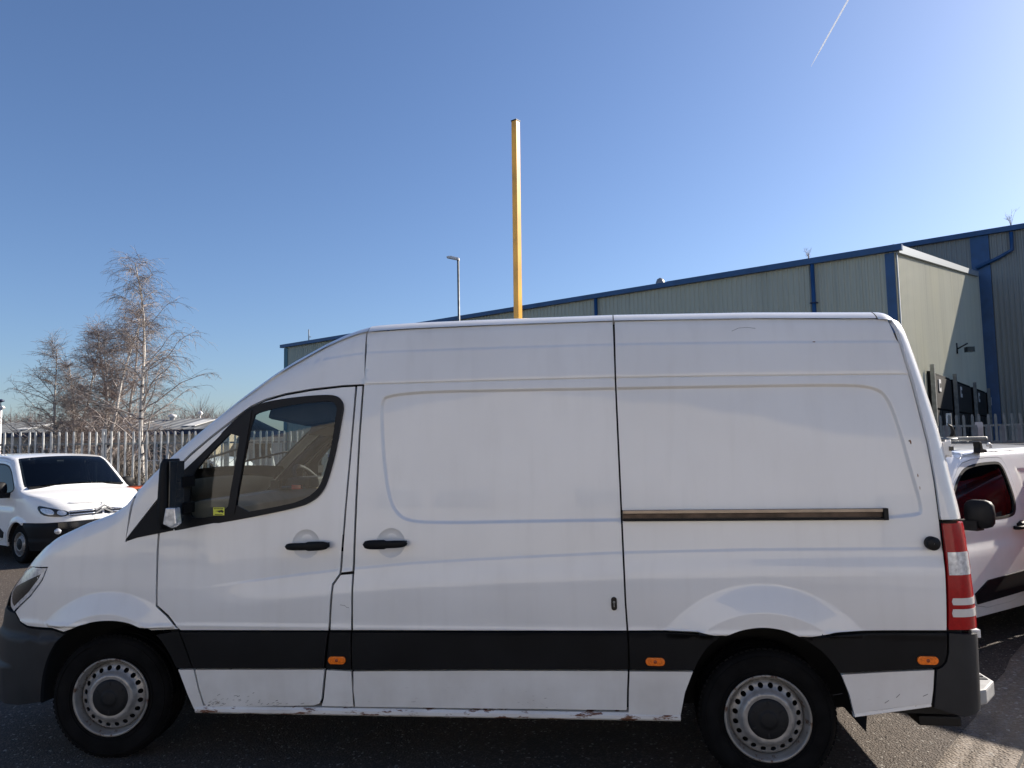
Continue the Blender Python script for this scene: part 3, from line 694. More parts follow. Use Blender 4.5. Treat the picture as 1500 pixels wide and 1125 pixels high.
# rear door skins: a ruled wall between both corners
zs = np.linspace(.78, 2.35, 18)
for s_ in (1, -1):
    mb = MB(); vs = []
    for z in zs:
        w = float(W0(z))-RC-.004
        for j in range(7): vs.append((float(XR(z))-.004+.02*(1-(j/6)**2)*0, -s_*(.006+(w-.006)*j/6), z))
    mb.add(vs, [(i*7+j, i*7+j+1, (i+1)*7+j+1, (i+1)*7+j) for i in range(17) for j in range(6)], True); mb.build('rear_door', M['white'], van)
mb = MB(); mb.box((4.60, -.86, .40), (4.710, .86, .775)); mb.build('rear_crossmember', M['bumper'], van, bev=.01)
# hinge on the rear corner
hp = on_y(1401, 657, -.93)
hg = MB(); x0 = float(XR(hp[2]))
hg.tube([(x0+.022, -.86, hp[2]-.045), (x0+.022, -.86, hp[2]+.045)], .014, 12); hg.box((x0-.01, -.875, hp[2]-.035), (x0+.03, -.80, hp[2]+.035))
hg.build('door_hinge', M['white'], van, bev=.003)
hg = MB(); hg.box((x0+.018, -.880, hp[2]-.012), (x0+.040, -.84, hp[2]+.010)); hg.build('hinge_clip', M['gloss_black'], van)
hz = P(1436, 935)[1]
hg = MB(); hg.tube([(4.722, -.85, .66), (4.722, -.85, .775)], .014, 10); hg.box((4.69, -.90, .745), (4.735, -.80, .785)); hg.build('door_hinge', M['white'], van, bev=.004)
# rear step
st = MB(); sxx = on_y(1457, 1010, -.72)[0]; szt = on_y(1452, 1001, -.76)[2]; pl = [(4.68, -.90, 0), (4.76, -.86, 0), (sxx, -.72, 0), (sxx, .72, 0), (4.76, .86, 0), (4.68, .90, 0)]
st.prism([(a, b, szt-.075) for a, b, _ in pl], (0, 0, .075)); st.build('rear_step', M['step'], van, bev=.012)
st = MB()
for i in range(30): st.box((4.765, -.70+i*.048, szt-.002), (sxx-.02, -.67+i*.048, szt+.004))
st.build('step_tread', M['bumper'], van)['kind'] = 'stuff'
st = MB(); st.box((4.45, -.80, .27), (4.66, -.62, .32)); st.build('mud_flap', M['rubber'], van, bev=.01)
# sills
for s_ in (1, -1):
    mb = MB(); pr = [(.955, .335), (.965, .322), (.965, .305), (.955, .295), (.92, .290), (.88, .30), (.88, .345)]
    a = P(286, 1038); b = P(997, 1050)
    A_ = [(a[0], -s_*y, z+.018+(a[1]-.338)) for y, z in pr]; B_ = [(b[0], -s_*y, z+.018+(b[1]-.338)) for y, z in pr]
    # split along its length so it can sag a little
    n = 24; ring = [[np.array(p)*(1-i/n)+np.array(q)*(i/n) for p, q in zip(A_, B_)] for i in range(n+1)]; k = len(pr)
    mb.add([p for r in ring for p in r], [(i*k+j, i*k+(j+1) % k, (i+1)*k+(j+1) % k, (i+1)*k+j) for i in range(n) for j in range(k)]+[tuple(range(k)), tuple(range(n*k, n*k+k))], False)
    mb.build('sill', M['white_sill'], van)
    a = P(1252, 1047); b = P(1365, 1032)
    mb = MB(); mb.add([(p[0], -s_*y, p[1]+dz) for p in (a, b) for y, dz in ((.962, .006), (.966, -.012), (.93, -.022), (.90, .0))],
                      [(0, 1, 5, 4), (1, 2, 6, 5), (2, 3, 7, 6), (3, 0, 4, 7), (0, 1, 2, 3), (4, 5, 6, 7)]); mb.build('sill', M['white_sill'], van, bev=.003)
# door rail in the rear quarter
ra, rb_ = P(911.5, 755), P(1298, 755)
mb = MB(); y = -float(W0(ra[1]))
dz = .030
mb.box((ra[0], y+.012, ra[1]-dz), (rb_[0], y+.030, ra[1]+dz*0+.026)); mb.build('door_rail', M['gloss_black'], van)
rail = van.children[-1]
for nm, z0_, z1_, yo, mm in (('rail_flange', .008, .027, -.004, 'alu'), ('rail_floor', -.017, .006, .009, 'railfloor'), ('rail_flange', -.031, -.022, -.006, 'rubber')):
    mb = MB(); mb.box((ra[0]+.004, y+yo, ra[1]+z0_), (rb_[0]-.012, y+yo+.010, ra[1]+z1_)); mb.build(nm, M[mm], rail, bev=.002)
mb = MB(); mb.box((rb_[0]-.014, y-.012, ra[1]-.032), (rb_[0]+.010, y+.02, ra[1]+.028)); mb.build('rail_end_stop', M['rubber'], rail, bev=.003)
# fuel/door stop buffer, side markers
c = P(1366, 796); q = side_surf(np.array([c[0]]), np.array([c[1]]), -.016)[0]
mb = MB(); mb.lathe([(.034, .004), (.034, -.030), (.030, -.036), (.001, -.037)], q, 28); mb.build('door_buffer', M['rubber'], van)
for px, py in ((495, 966), (959.5, 968), (1357, 966)):
    c = P(px, py); q = side_surf(np.array([c[0]]), np.array([c[1]]), .012)[0]
    a = .029; r = .0205
    pts = [(q[0]+(a if math.cos(t) > 0 else -a)+r*math.cos(t), q[1]+.004, q[2]+r*math.sin(t)) for t in np.linspace(.01, 2*math.pi+.01, 32, endpoint=False)]
    mb = MB(); mb.prism(pts, (0, -.014, 0)); o = mb.build('side_marker', M['orange'], van, bev=.003)
    mb = MB(); mb.lathe([(.009, -.0105), (.0075, -.012), (.001, -.012)], q, 20); mb.lathe([(.005, -.0122), (.001, -.0125)], q, 12); mb.build('marker_boss', mat('dark_amber', (.28, .05, .01), .3), o)
# mirror
mp0 = on_y(249, 720, -1.10)
def mirror(sgn):
    m_ = MB(); k = 16; vs = []; x0 = mp0[0]; lev = [(672, .8), (678, .93), (690, 1), (720, 1.04), (745, 1.04), (765, 1.0), (774, .85)]
    n = len(lev)
    for (v, w) in lev:
        L = {672: 247, 678: 244, 690: 242.5, 720: 240.5, 745: 239.5, 765: 240, 774: 243}[v]; Rr_ = {672: 255, 678: 256, 690: 256.5}.get(v, 257)
        pl_, pr_ = on_y(L, v, -1.10), on_y(Rr_, v, -1.10); cx = (pl_[0]+pr_[0])/2; hw = (pr_[0]-pl_[0])/2
        for j in range(k):
            t = 2*math.pi*j/k; cs, sn = math.cos(t), math.sin(t)
            vs.append((cx+hw*abs(cs)**.6*np.sign(cs), sgn*(-1.10+.085*abs(sn)**.7*np.sign(sn)*w), pl_[2]))
    m_.add(vs, [(i*k+j, i*k+(j+1) % k, (i+1)*k+(j+1) % k, (i+1)*k+j) for i in range(n-1) for j in range(k)]+[tuple(range(k)), tuple(range((n-1)*k, n*k))], True)
    for dz_ in (.05, -.10): m_.box((x0-.03, sgn*-1.05, mp0[2]+dz_-.03), (x0+.05, sgn*-.93, mp0[2]+dz_+.03))
    o = m_.build('door_mirror', M['plastic'], near_door if sgn > 0 else van)
    # indicator lens low on the housing
    r_ = MB(); pts = [on_y(u, v, -1.195) for u, v in ((242, 744), (256, 744), (258.5, 768), (250, 774), (238, 768))]
    r_.prism([(p[0]-.0, sgn*p[1], p[2]) for p in pts], (0, sgn*.055, 0)); il = r_.build('indicator_lens', M['lens'], o if 1 else van, bev=.008)
    g_ = MB(); p0, p1 = mp0[2]-.17, mp0[2]+.17
    g_.box((x0+.036, sgn*-1.17, p0), (x0+.042, sgn*-1.03, p1)); g_.build('mirror_glass', M['winglass'], o, bev=.001)
mirror(1); mirror(-1)
# sticker on the quarter light
mb = MB(); s0, s1 = P(312.3, 743.5), P(328, 755)
y_ = -float(W0(1.4))+.004
mb.box((s0[0], y_, s1[1]), (s1[0], y_+.001, s0[1])); stk = mb.build('window_sticker', M['sticker'], van)
mb = MB(); w_, h_ = s1[0]-s0[0], s0[1]-s1[1]
for i in range(7): mb.box((s0[0]+w_*(.08+.12*i), y_-.001, s0[1]-h_*.22), (s0[0]+w_*(.16+.12*i), y_, s0[1]-h_*.08))
mb.prism([(s0[0]+w_*a, y_-.001, s1[1]+h_*b) for a, b in ((.15, .55), (.5, .62), (.8, .70), (.95, .5), (.85, .3), (.7, .42), (.55, .35), (.4, .5))], (0, .001, 0))
mb.box((s0[0]+w_*.15, y_-.001, s1[1]+h_*.08), (s0[0]+w_*.85, y_, s1[1]+h_*.16)); mb.build('sticker_print', M['ink'], stk)
# small rust spots and scratches on the upper panels
def decal(px, py, w, h, m, nm):
    c = P(px, py); n = 9; pts = []
    for i in range(n):
        t = 2*math.pi*i/n; rr = rng.uniform(.6, 1.1); V_ = np.array([[c[0]+w*rr*math.cos(t), c[1]+h*rr*math.sin(t)]])
        pts.append(side_surf(V_[:, 0], V_[:, 1], relief_side(V_)+.0008)[0])
    mb = MB(); mb.add(pts, [tuple(range(n))]); mb.build(nm, m, van)
rustm = mat('rust_stain', (.22, .10, .04), .8, noise=.5, nscale=60); scrm = mat('dark_scratch', (.10, .09, .09), .7)
decal(1194, 500, .012, .004, rustm, 'rust_spot'); decal(1336, 647, .005, .015, rustm, 'rust_spot'); decal(1334, 646, .004, .005, scrm, 'rust_spot'); decal(1347, 697, .003, .012, rustm, 'rust_spot'); decal(1350, 715, .002, .010, rustm, 'rust_spot')
def scratch(pts, r=.0009):
    q = []
    for p in pts:
        c = P(*p); V_ = np.array([c]); q.append(side_surf(V_[:, 0], V_[:, 1], relief_side(V_)+.0004)[0])
    mb = MB(); mb.tube(q, r, 4); mb.build('scratch', scrm, van)
scratch([(1073, 484), (1083, 479.5), (1096, 478.5), (1108, 480)]); scratch([(498, 886), (505, 887), (508, 890), (511, 890)]); scratch([(1391-180+9, 1006+12), (1225+9, 1016)])
for a, b in (((1313, 1022), (1318, 1017)), ((1352, 1020), (1359, 1017)), ((1296, 1030), (1302, 1026))): scratch([a, b], .0012)
for _ in range(46):
    u = 303+abs(rng.gauss(0, 1))*52; v = 1034-abs(rng.gauss(0, 1))*(9 if u < 380 else 4)-(0 if u < 420 else 2)
    if u < 462: scratch([(u, v), (u+rng.uniform(.5, 2.5), v-rng.uniform(.1, .9)), (u+rng.uniform(2, 5), v-rng.uniform(.3, 2.2))], rng.uniform(.0005, .0013))

# --- wheels
def wheel(cx, cy, cz, R, steer, parent, name='wheel'):
    e = empty(name, (cx, cy, cz), steer, parent)
    k = R/.356
    prof = [(.218, 0), (.232, -.006), (.262, -.016), (.300, -.018), (.326, -.012), (.341, -.001), (.350, .016), (.354, .034), (.3555, .06), (.347, .061), (.347, .068), (.3555, .069),
            (.356, .105), (.348, .106), (.348, .114), (.356, .115), (.3555, .15), (.347, .151), (.347, .158), (.355, .159), (.350, .20), (.336, .215), (.30, .228), (.25, .225), (.21, .21)]
    mb = MB(); mb.lathe([(r*k, a-.0) for r, a in prof], n=96)
    t = mb.build('tyre', M['tyre'], e)
    # shoulder tread blocks
    mb = MB()
    for i in range(72):
        an = 2*math.pi*i/72
        for (r0, a0, a1) in ((.3475, .010, .046), (.3475, .168, .205)):
            c = np.array((r0*math.cos(an), (a0+a1)/2, r0*math.sin(an)))*[k, 1, k]
            rad = np.array((math.cos(an), 0, math.sin(an))); tg = np.array((-math.sin(an), 0, math.cos(an)))
            mb.obox(c, tg*.0095, np.array((0, (a1-a0)/2, 0))+tg*.004, rad*.0078)
    mb.build('tread_block', M['tyre'], e, loc=None)['kind'] = 'stuff'
    mb = MB()   # raised sidewall ring and lettering-like bars
    for rr in (.245, .318): mb.lathe([(rr*k-.003, -.0135 if rr < .3 else -.0135), (rr*k-.002, -.0195 if rr > .3 else -.0165), (rr*k+.002, -.0195 if rr > .3 else -.0165), (rr*k+.003, -.0135)], n=72)
    mb.build('sidewall_ring', M['tyre'], e)
    # rim: dished steel disc with round vents
    mb = MB()
    mb.lathe([(.218, -.004), (.2215, -.014), (.216, -.018), (.207, -.013), (.205, .0), (.197, .012), (.192, .03), (.19, .07), (.185, .12)], n=96)
    mb.build('rim', M['rimrust'], e)
    def RS(u, v, off=0.):
        r = np.hypot(u, v); y = np.interp(r, [0, .10, .112, .118, .128, .136, .145, .158, .175, .186, .192], [-.016, -.016, -.018, -.019, -.016, -.006, .006, .014, .020, .028, .045])
        return np.stack([u, y-np.asarray(off)+0*u, v], -1)
    circ = lambda cx_, cz_, r, n: [(cx_+r*math.cos(2*math.pi*i/n), cz_+r*math.sin(2*math.pi*i/n)) for i in range(n)]
    if 'rimdisc' not in M:
        o = panel('rim_disc', RS, circ(0, 0, .1915, 96), M['steel'], e, h=.007, holes=[circ(.162*math.cos(2*math.pi*(i+.5)/20), .162*math.sin(2*math.pi*(i+.5)/20), .0140, 14) for i in range(20)]+[circ(0, 0, .103, 60)], gap=0, rim=.004, edge=0)
        M['rimdisc'] = o.data
    else: link('rim_disc', M['rimdisc'], None, e)
    mb = MB(); mb.lathe([(.104, -.010), (.103, -.0165), (.098, -.021), (.088, -.026), (.06, -.030), (.042, -.031), (.040, -.034), (.034, -.0355), (.001, -.036)], n=64)
    hc = mb.build('hub_cap', M['hub'] if 'hub' in M else M.setdefault('hub', mat('dark_hub_cap', (.012, .0125, .014), .6, noise=.2, nscale=20, spec=.25)), e)
    for i in range(6):
        mb = MB(); an = math.radians(90+60*i); rad = np.array((math.cos(an), 0, math.sin(an))); tg = np.array((-math.sin(an), 0, math.cos(an)))
        mb.obox(rad*.080+np.array((0, -.0275, 0)), rad*.011, tg*.0045, np.array((0, .002, 0)))
        mb.build('cap_slot', M['shell'], e)
    mb = MB(); mb.lathe([(.20, .09), (.10, .085), (.001, .085)], n=40); mb.lathe([(.15, .02), (.15, .09)], n=40); mb.build('brake_drum', M['shell'], e)
    return e
f3 = on_y(163, 1021, -.905); r3 = on_y(1124.5, 1052, -.905)
wheel(f3[0], -.90, f3[2], .352, math.radians(7), van); wheel(r3[0], -.90, r3[2], .352, 0, van)
for x_, z_ in ((f3[0], f3[2]), (r3[0], r3[2])):
    e = wheel(x_, .90, z_, .352, math.pi, van)
# arch liners, floor, underbody
for (c, R) in ((HF, .455), (HR, .495)):
    for s_ in (1, -1):
        mb = MB(); n = 24; pr = [(c[0]+R*math.cos(math.pi*(i/n*1.12-.06)), c[1]+R*math.sin(math.pi*(i/n*1.12-.06))) for i in range(n+1)]
        vs = [(x, -s_*y, z) for y in (.955, .60) for x, z in pr]; mb.add(vs, [(i, i+1, n+2+i, n+1+i) for i in range(n)]+[tuple(range(n+1, 2*n+2))], True)
        mb.build('arch_liner', M['shell'], van)
mb = MB(); mb.box((.62, -.90, .33), (3.05, .90, .40)); mb.box((-.55, -.50, .40), (4.55, .50, .50)); mb.box((4.15, -.88, .36), (4.62, .88, .40)); mb.build('underbody', M['shell'], van)
mb = MB(); mb.tube([(3.66, -.7, .36), (3.66, .7, .36)], .05, 10); mb.tube([(0, -.7, .36), (0, .7, .36)], .04, 10); mb.tube([(.4, .2, .33), (4.3, .35, .33)], .035, 10); mb.build('axle', M['shell'], van)
# --- cab interior
mb = MB(); mb.box((1.56, -.80, .45), (1.60, .80, 2.22)); mb.build('bulkhead', M['interior'], van)
mb = MB(); mb.box((.62, -.84, .42), (1.56, .84, .50)); mb.build('cab_floor', M['interior'], van)
# dash: profile swept across
pr = [(.14, 1.10), (.20, 1.36), (.30, 1.42), (.50, 1.475), (.66, 1.48), (.74, 1.43), (.76, 1.32), (.72, 1.12), (.45, 1.04), (.2, 1.02)]
mb = MB(); mb.prism([(x, -.86, z) for x, z in pr], (0, 1.72, 0)); dash = mb.build('dashboard', M['dash'], van, bev=.02)
mb = MB(); mb.box((.56, -.12, 1.485), (.68, .10, 1.50)); mb.box((.72, -.20, .95), (.80, .22, 1.25)); mb.build('centre_console', M['interior'], van, bev=.01)
mb = MB(); mb.box((.52, .25, 1.47), (.70, .62, 1.55)); mb.build('instrument_binnacle', M['interior'], van, bev=.02)
# headliner and roof shelf
mb = MB(); vs = []
xs = np.linspace(.95, 1.55, 10)
for x in xs:
    for y in np.linspace(-.80, .80, 9): vs.append((x, y, float(min(T_(x)-.05, 2.12+.02*math.cos(y)))-.02))
mb.add(vs, [(i*9+j, i*9+j+1, (i+1)*9+j+1, (i+1)*9+j) for i in range(9) for j in range(8)], True); mb.build('headliner', M['interior'], van)
mb = MB(); mb.prism([(.86, -.78, 1.95), (.90, -.78, 2.08), (1.5, -.78, 2.12), (1.5, -.78, 1.96), (1.10, -.78, 1.90)], (0, 1.56, 0)); mb.build('overhead_shelf', M['interior'], van, bev=.02)
mb = MB(); mb.prism([(.70, .22, 1.86), (.74, .22, 1.97), (.98, .22, 2.02), (1.0, .22, 1.98)], (0, .48, 0)); mb.build('sun_visor', M['interior_grey'], van, bev=.01)
def seat(y0, w):
    s_ = MB(); s_.prism([(.85, y0, .80), (.85, y0, .90), (1.30, y0, .88), (1.34, y0, .78)], (0, w, 0))
    o = s_.build('seat', M['interior'], van, bev=.03)
    b_ = MB(); b_.prism([(1.27, y0+.02, .88), (1.40, y0+.02, 1.50), (1.50, y0+.02, 1.50), (1.42, y0+.02, .86)], (0, w-.04, 0)); b_.build('seat_backrest', M['interior'], o, bev=.03)
    b_ = MB(); b_.prism([(1.42, y0+w/2-.13, 1.53), (1.42, y0+w/2-.13, 1.70), (1.49, y0+w/2-.13, 1.70), (1.50, y0+w/2-.13, 1.53)], (0, .26, 0)); b_.build('headrest', M['interior'], o, bev=.02)
seat(-.75, .88); seat(.22, .52)
mb = MB(); C_ = on_y(458, 712, .47); ax = np.array((.78, 0, .62)); ax /= np.linalg.norm(ax); e1 = np.array((0, 1., 0)); e2 = np.cross(ax, e1)
mb.tube([C_+.195*(math.cos(t)*e1+math.sin(t)*e2) for t in np.linspace(0, 2*math.pi, 41)], .016, 10, False)
for a_ in (0, math.pi, -math.pi/2): mb.tube([C_-ax*.02, C_+.19*(math.cos(a_)*e1+math.sin(a_)*e2)], .013, 8)
mb.tube([C_-ax*.25, C_], .045, 12); mb.build('steering_wheel', M['interior'], van)
mb = MB(); q = on_y(404, 708, -.55); mb.box(q-[.03, .02, .03], q+[.03, .02, .02]); mb.build('phone_holder', M['rubber'], van, bev=.004)
mb = MB(); q = on_y(436, 714, -.3); mb.box(q-[.035, .02, .012], q+[.03, .02, .018]); mb.build('dash_clip', M['redcar'], van, bev=.003)
# inner trims of the A-pillar and door caps
for s_ in (1, -1):
    mb = MB(); n = 14; vs = []
    for i in range(n+1):
        x = .20+(1.12-.20)*i/n; z = float(T_(x))-.07; w = float(W0(z))
        for dy, dz_ in ((-.065, .0), (-.05, -.09), (-.13, -.06), (-.12, .0)): vs.append((x+.02, -s_*(w+dy), z+dz_))
    mb.add(vs, [(i*4+j, i*4+(j+1) % 4, (i+1)*4+(j+1) % 4, (i+1)*4+j) for i in range(n) for j in range(4)], True); mb.build('pillar_trim', M['interior'], van)
    mb = MB(); mb.prism([(.62, -s_*.90, .6), (.62, -s_*.90, 1.33), (.8, -s_*.90, 1.36), (1.38, -s_*.90, 1.46), (1.45, -s_*.90, .6)], (0, s_*.05, 0)); mb.build('door_card', M['interior'], van, bev=.01)
# windscreen wipers at rest
for y0 in (-.55, .2):
    mb = MB(); q0 = top_surf(np.array([.20]), np.array([y0]), np.array([.02]))[0]; q1 = top_surf(np.array([.30]), np.array([y0+.55]), np.array([.02]))[0]
    mb.tube([q0, q1], .008, 6); mb.build('wiper', M['rubber'], van)
# ------------------------------------------------------------------ smaller vehicles, built on the same kind of skin
def vehicle(name, label, cat, paintm, loc, rz, sz=1.0, L=4.4, hw=.92, top=None, group=None, detail=True, bump='plastic', cargo=True, trim=True):
    root = empty(name, loc, rz); root.scale = (1, 1, sz); tag(root, label, cat, group)
    w0 = table([.2, .45, .8, 1.1, 1.3, 1.75, 2], [hw-.04, hw, hw+.003, hw-.01, hw-.05, hw-.15, hw-.2], 0, 2.2, .15)
    tp = top or [(0, .93), (.12, 1.03), (.35, 1.11), (.65, 1.17), (.88, 1.21), (.98, 1.26), (1.22, 1.48), (1.46, 1.70), (1.62, 1.785), (1.95, 1.82), (3.2, 1.83), (4.1, 1.80), (4.36, 1.76)]
    Tt = table([a for a, _ in tp], [b for _, b in tp], -.1, L+.1, .10); rr_ = .085
    xc = .80; xn_ = table([0, .3, .6, .8, .95, 1.05, 1.2], [.06, .02, .0, .02, .06, .14, .30], 0, 2, .12); LN = 1.30; xr_ = table([0, 1.1, 1.7, 2], [L, L, L-.08, L-.14], 0, 2, .2); rc = .10
    def side(u, z, off=0.):
        u = np.asarray(u, float); z = np.asarray(z, float); xn = xn_(z); ph = np.clip((xc-u)/LN, 0, 1)*math.pi/2
        xr = xr_(z); xe = xr-rc; nose = u < xc; tail = u > xe; th = np.clip((u-xe)/(rc*math.pi/2), 0, 1)*math.pi/2
        sp, cp = np.sin(ph), np.cos(ph)
        x = np.where(nose, xc-(xc-xn)*sp**1.0, np.where(tail, xe+rc*np.sin(th), u))
        T = Tt(x); e = 1e-3; sl_ = (Tt(x+e)-Tt(x-e))/(2*e); ca = 1/np.sqrt(1+sl_*sl_)
        d = np.clip((T-z)*ca, 0, 9); q = np.where(d < rr_, rr_-np.sqrt(np.maximum(rr_**2-(rr_-np.minimum(d, rr_))**2, 0)), 0)
        y = w0(z)-q; y = np.where(nose, y*cp**.62, np.where(tail, y-rc+rc*np.cos(th), y))
        nx = np.where(nose, -sp, np.where(tail, np.sin(th), 0)); ny = np.where(nose, cp, np.where(tail, np.cos(th), 1))
        off = np.asarray(off, float)+0*u
        return np.stack([x+nx*off, -(y+ny*off), z], -1)
    wc = (.88, .33); wr = (L-.92, .33); RA = .375
    def tl(x0, x1, drop, n=24): return [(float(x), float(Tt(x)-drop)) for x in np.linspace(x0, x1, n)]
    uz = xc-LN
    def tlu(u0, u1, drop, n):
        o = []
        for u in np.linspace(u0, u1, n):
            z = float(Tt(u))-drop
            for _ in range(12): z = z*.5+.5*(float(Tt(side(np.array([u]), np.array([z]))[0][0]))-drop)
            o.append((float(u), z))
        return o
    sidep = [(uz+.001, .72)]+tlu(uz+.002, L-.10, .012, 80)+[(float(xr_(1.7))-rc+rc*1.5, 1.70), (L-rc+rc*1.5, 1.1), (L-rc+rc*1.5, .36), (wr[0]+RA+.01, .30)] + \
            arc_uz(wr, RA, -3, 183, 20)+[(wr[0]-RA-.01, .27), (wc[0]+RA+.01, .27)]+arc_uz(wc, RA, -3, 120, 14)+[(.70, .70), (.2, .70)]
    wins = [[(1.10, 1.19), (1.30, 1.40), (1.50, 1.585), (1.70, 1.67), (2.2, 1.69), (2.27, 1.66), (2.30, 1.58), (2.31, 1.35), (2.27, 1.22), (2.18, 1.155), (1.8, 1.15)]]
    if not cargo: wins.append([(2.42, 1.17), (2.42, 1.36), (3.2, 1.36), (3.55, 1.18)] if top else [(2.42, 1.2), (2.42, 1.66), (3.5, 1.64), (3.6, 1.2)])
    doorp = [(1.02, 1.14), (1.23, 1.375), (1.46, 1.62), (1.66, 1.725), (2.2, 1.745), (2.34, 1.72), (2.38, 1.5), (2.40, 1.1), (2.36, .6), (2.28, .34), (1.42, .34), (1.30, .55), (1.10, .80), (1.05, 1.0)]
    if top:
        wins[0] = [(1.30, 1.0), (1.62, 1.19), (1.85, 1.29), (2.25, 1.345), (2.3, 1.30), (2.32, 1.02), (2.2, .98)]
        wins[1] = [(2.40, .99), (2.38, 1.335), (2.9, 1.34), (3.25, 1.27), (3.45, 1.02), (3.3, .99)]
        doorp = [(1.15, .96), (1.62, 1.255), (1.85, 1.345), (2.25, 1.39), (2.34, 1.35), (2.36, 1.0), (2.36, .6), (2.28, .34), (1.42, .34), (1.30, .55), (1.12, .8)]
    wins = [smooth_poly(w, 2) for w in wins]; doorp = smooth_poly(doorp, 1)
    def rel(V):
        u, z = V[:, 0], V[:, 1]; r = np.zeros(len(u))
        for c in (wc, wr): q = np.hypot(u-c[0], z-c[1]); r += .022*(1-sstep(RA+.03, RA+.10, q))
        r += -.015*sstep(.86, .96, z)*(1-sstep(.96, 1.1, z))*sstep(.9, 1.2, u)
        if cargo and not top:
            pp = [(2.55, 1.20), (2.52, 1.62), (L-.35, 1.62), (L-.3, 1.20)]; s = dist_poly(V, pp); r += -.012*sstep(0, .03, np.where(pip(V, pp), s, -s))
        return r
    fl = .02 if detail else None; hh = .05 if detail else .09
    for s_ in (1, -1):
        holes = [doorp]+[w for w in wins[1:]]
        panel('body_side', side, sidep, paintm, root, h=hh, holes=holes, gap=0, relief=rel, fine=fl, side=s_, rim=.03)
        d = panel('door', side, doorp, paintm, root, h=hh, holes=[wins[0]], gap=.004, relief=rel, fine=fl, side=s_)
        for w, par in zip(wins, [d, root]):
            panel('window_glass', side, inset(w, .008), M['glass_dark'], par, h=.08, gap=0, rim=0, off=-.014, side=s_)
            panel('window_seal', side, inset(w, -.012), M['rubber'], par, h=.08, gap=0, holes=[inset(w, .014)], rim=.012, off=.002, side=s_)
        # handle, mirror
        hz_ = 1.045 if not top else .86
        q = side(np.array([2.24]), np.array([hz_]))[0]; g = MB(); g.tube([(q[0]-.10, s_*(q[1]-.005), q[2]), (q[0]-.09, s_*(q[1]-.045), q[2]), (q[0]+.08, s_*(q[1]-.045), q[2]), (q[0]+.10, s_*(q[1]-.005), q[2])], .018, 8)
        g.tube([(q[0]-.02, s_*(q[1]-.01), q[2]+.01), (q[0]+.05, s_*(q[1]-.01), q[2]+.035)], .03, 8); g.build('door_handle', M['plastic'], d)
        if trim:
            z_ = 1.13 if not top else .95; g = MB(); yb = -s_*(hw-.02); x_ = 1.30
            n_, k_ = 7, 14; vs = []
            for i in range(n_):
                f = i/(n_-1); sc_ = math.sqrt(max(.05, 1-(2*f-1)**4)); 
                for j in range(k_):
                    t = 2*math.pi*j/k_; vs.append((x_-.05+.12*f+.0, yb-s_*(.145+.115*sc_*abs(math.cos(t))**.6*np.sign(math.cos(t))), z_+.12+.13*sc_*abs(math.sin(t))**.6*np.sign(math.sin(t))))
            g.add(vs, [(i*k_+j, i*k_+(j+1) % k_, (i+1)*k_+(j+1) % k_, (i+1)*k_+j) for i in range(n_-1) for j in range(k_)]+[tuple(range(k_)), tuple(range((n_-1)*k_, n_*k_))], True)
            g.box((x_-.05, yb, z_-.03), (x_+.06, yb-s_*.15, z_+.06)); g.build('door_mirror', M['plastic'], d)
        # lower guard strip on the door, sill
        panel('door_guard', side, [(1.44, .40), (1.40, .50), (1.62, .60), (2.30, .62), (2.33, .55), (2.27, .42)] if not top else [(1.44, .36), (1.42, .40), (2.27, .40), (2.26, .36)], M['plastic'], d, h=.08, gap=0, off=.014, side=s_, rim=.02)
        # bumper half, lamp
        bp = [(uz+.001, .24), (uz+.001, .715), (.2, .695), (.69, .695)]+arc_uz(wc, RA, 121, 183, 10)+[(.50, .24)]
        def relb(V): return .02*(1-sstep(.62, .70, V[:, 1]))+.015*(1-sstep(.40, .46, V[:, 1]))
        b_ = panel('front_bumper', side, bp, M[bump] if bump else paintm, root, h=.05, relief=relb, side=s_, gap=0)
        if detail:
            q = side(np.array([-.02]), np.array([.56]), .024)[0]; g = MB(); g.lathe([(.05, .0), (.05, .0), (.045, .02), (.001, .022)], (0, 0, 0), 20); o = g.build('fog_lamp', M['lens'], b_)
            o.location = (q[0]+.005, s_*(q[1]), q[2]); o.rotation_euler = (0, 0, math.pi/2+ s_*.5)
            lp = [(.32, .99), (.34, .93), (.26, .835), (.10, .80), (-.12, .795), (-.19, .83), (-.17, .885), (.0, .925), (.18, .965)]
            lp = smooth_poly(lp, 1); la = panel('headlight', side, lp, M['gloss_black'], root, h=.04, gap=0, off=.010, side=s_, rim=.02)
            panel('lamp_lens', side, smooth_poly([(.26, .95), (.28, .91), (.20, .85), (.07, .825), (.03, .86), (.08, .925)], 1), M['lens'], la, h=.04, gap=0, off=.016, side=s_, rim=.006)
            panel('lamp_lens', side, smooth_poly([(.0, .85), (-.06, .82), (-.13, .82), (-.16, .86), (-.09, .905), (-.02, .90)], 1), M['lens'], la, h=.04, gap=0, off=.016, side=s_, rim=.006)
            # grille: dark slot with two bright bars that meet in a double chevron
            panel('grille_slot', side, [(-.19, .80), (-.19, .885), (uz+.001, .90), (uz+.001, .80)], M['gloss_black'], root, h=.05, gap=0, off=.006, side=s_, rim=.01)
            for zb, ze in ((.868, .878), (.818, .828)):
                us = np.linspace(-.17, uz+.035, 14); g = MB(); p = [side(np.array([u]), np.array([zb+(ze-zb)*i/13]), .014)[0]*[1, s_, 1] for i, u in enumerate(us)]
                g.tube(p, .010, 6); g.build('grille_bar', M['chrome'], root)
            panel('lower_grille', side, [(-.02, .60), (-.02, .70), (uz+.001, .70), (uz+.001, .60)], M['gloss_black'], root, h=.06, gap=0, off=.024, side=s_, rim=.01)
        else:
            panel('headlight', side, [(.32, .89), (.25, .78), (-.12, .75), (-.15, .83), (.1, .88)], M['lens'], root, h=.06, gap=0, off=.008, side=s_)
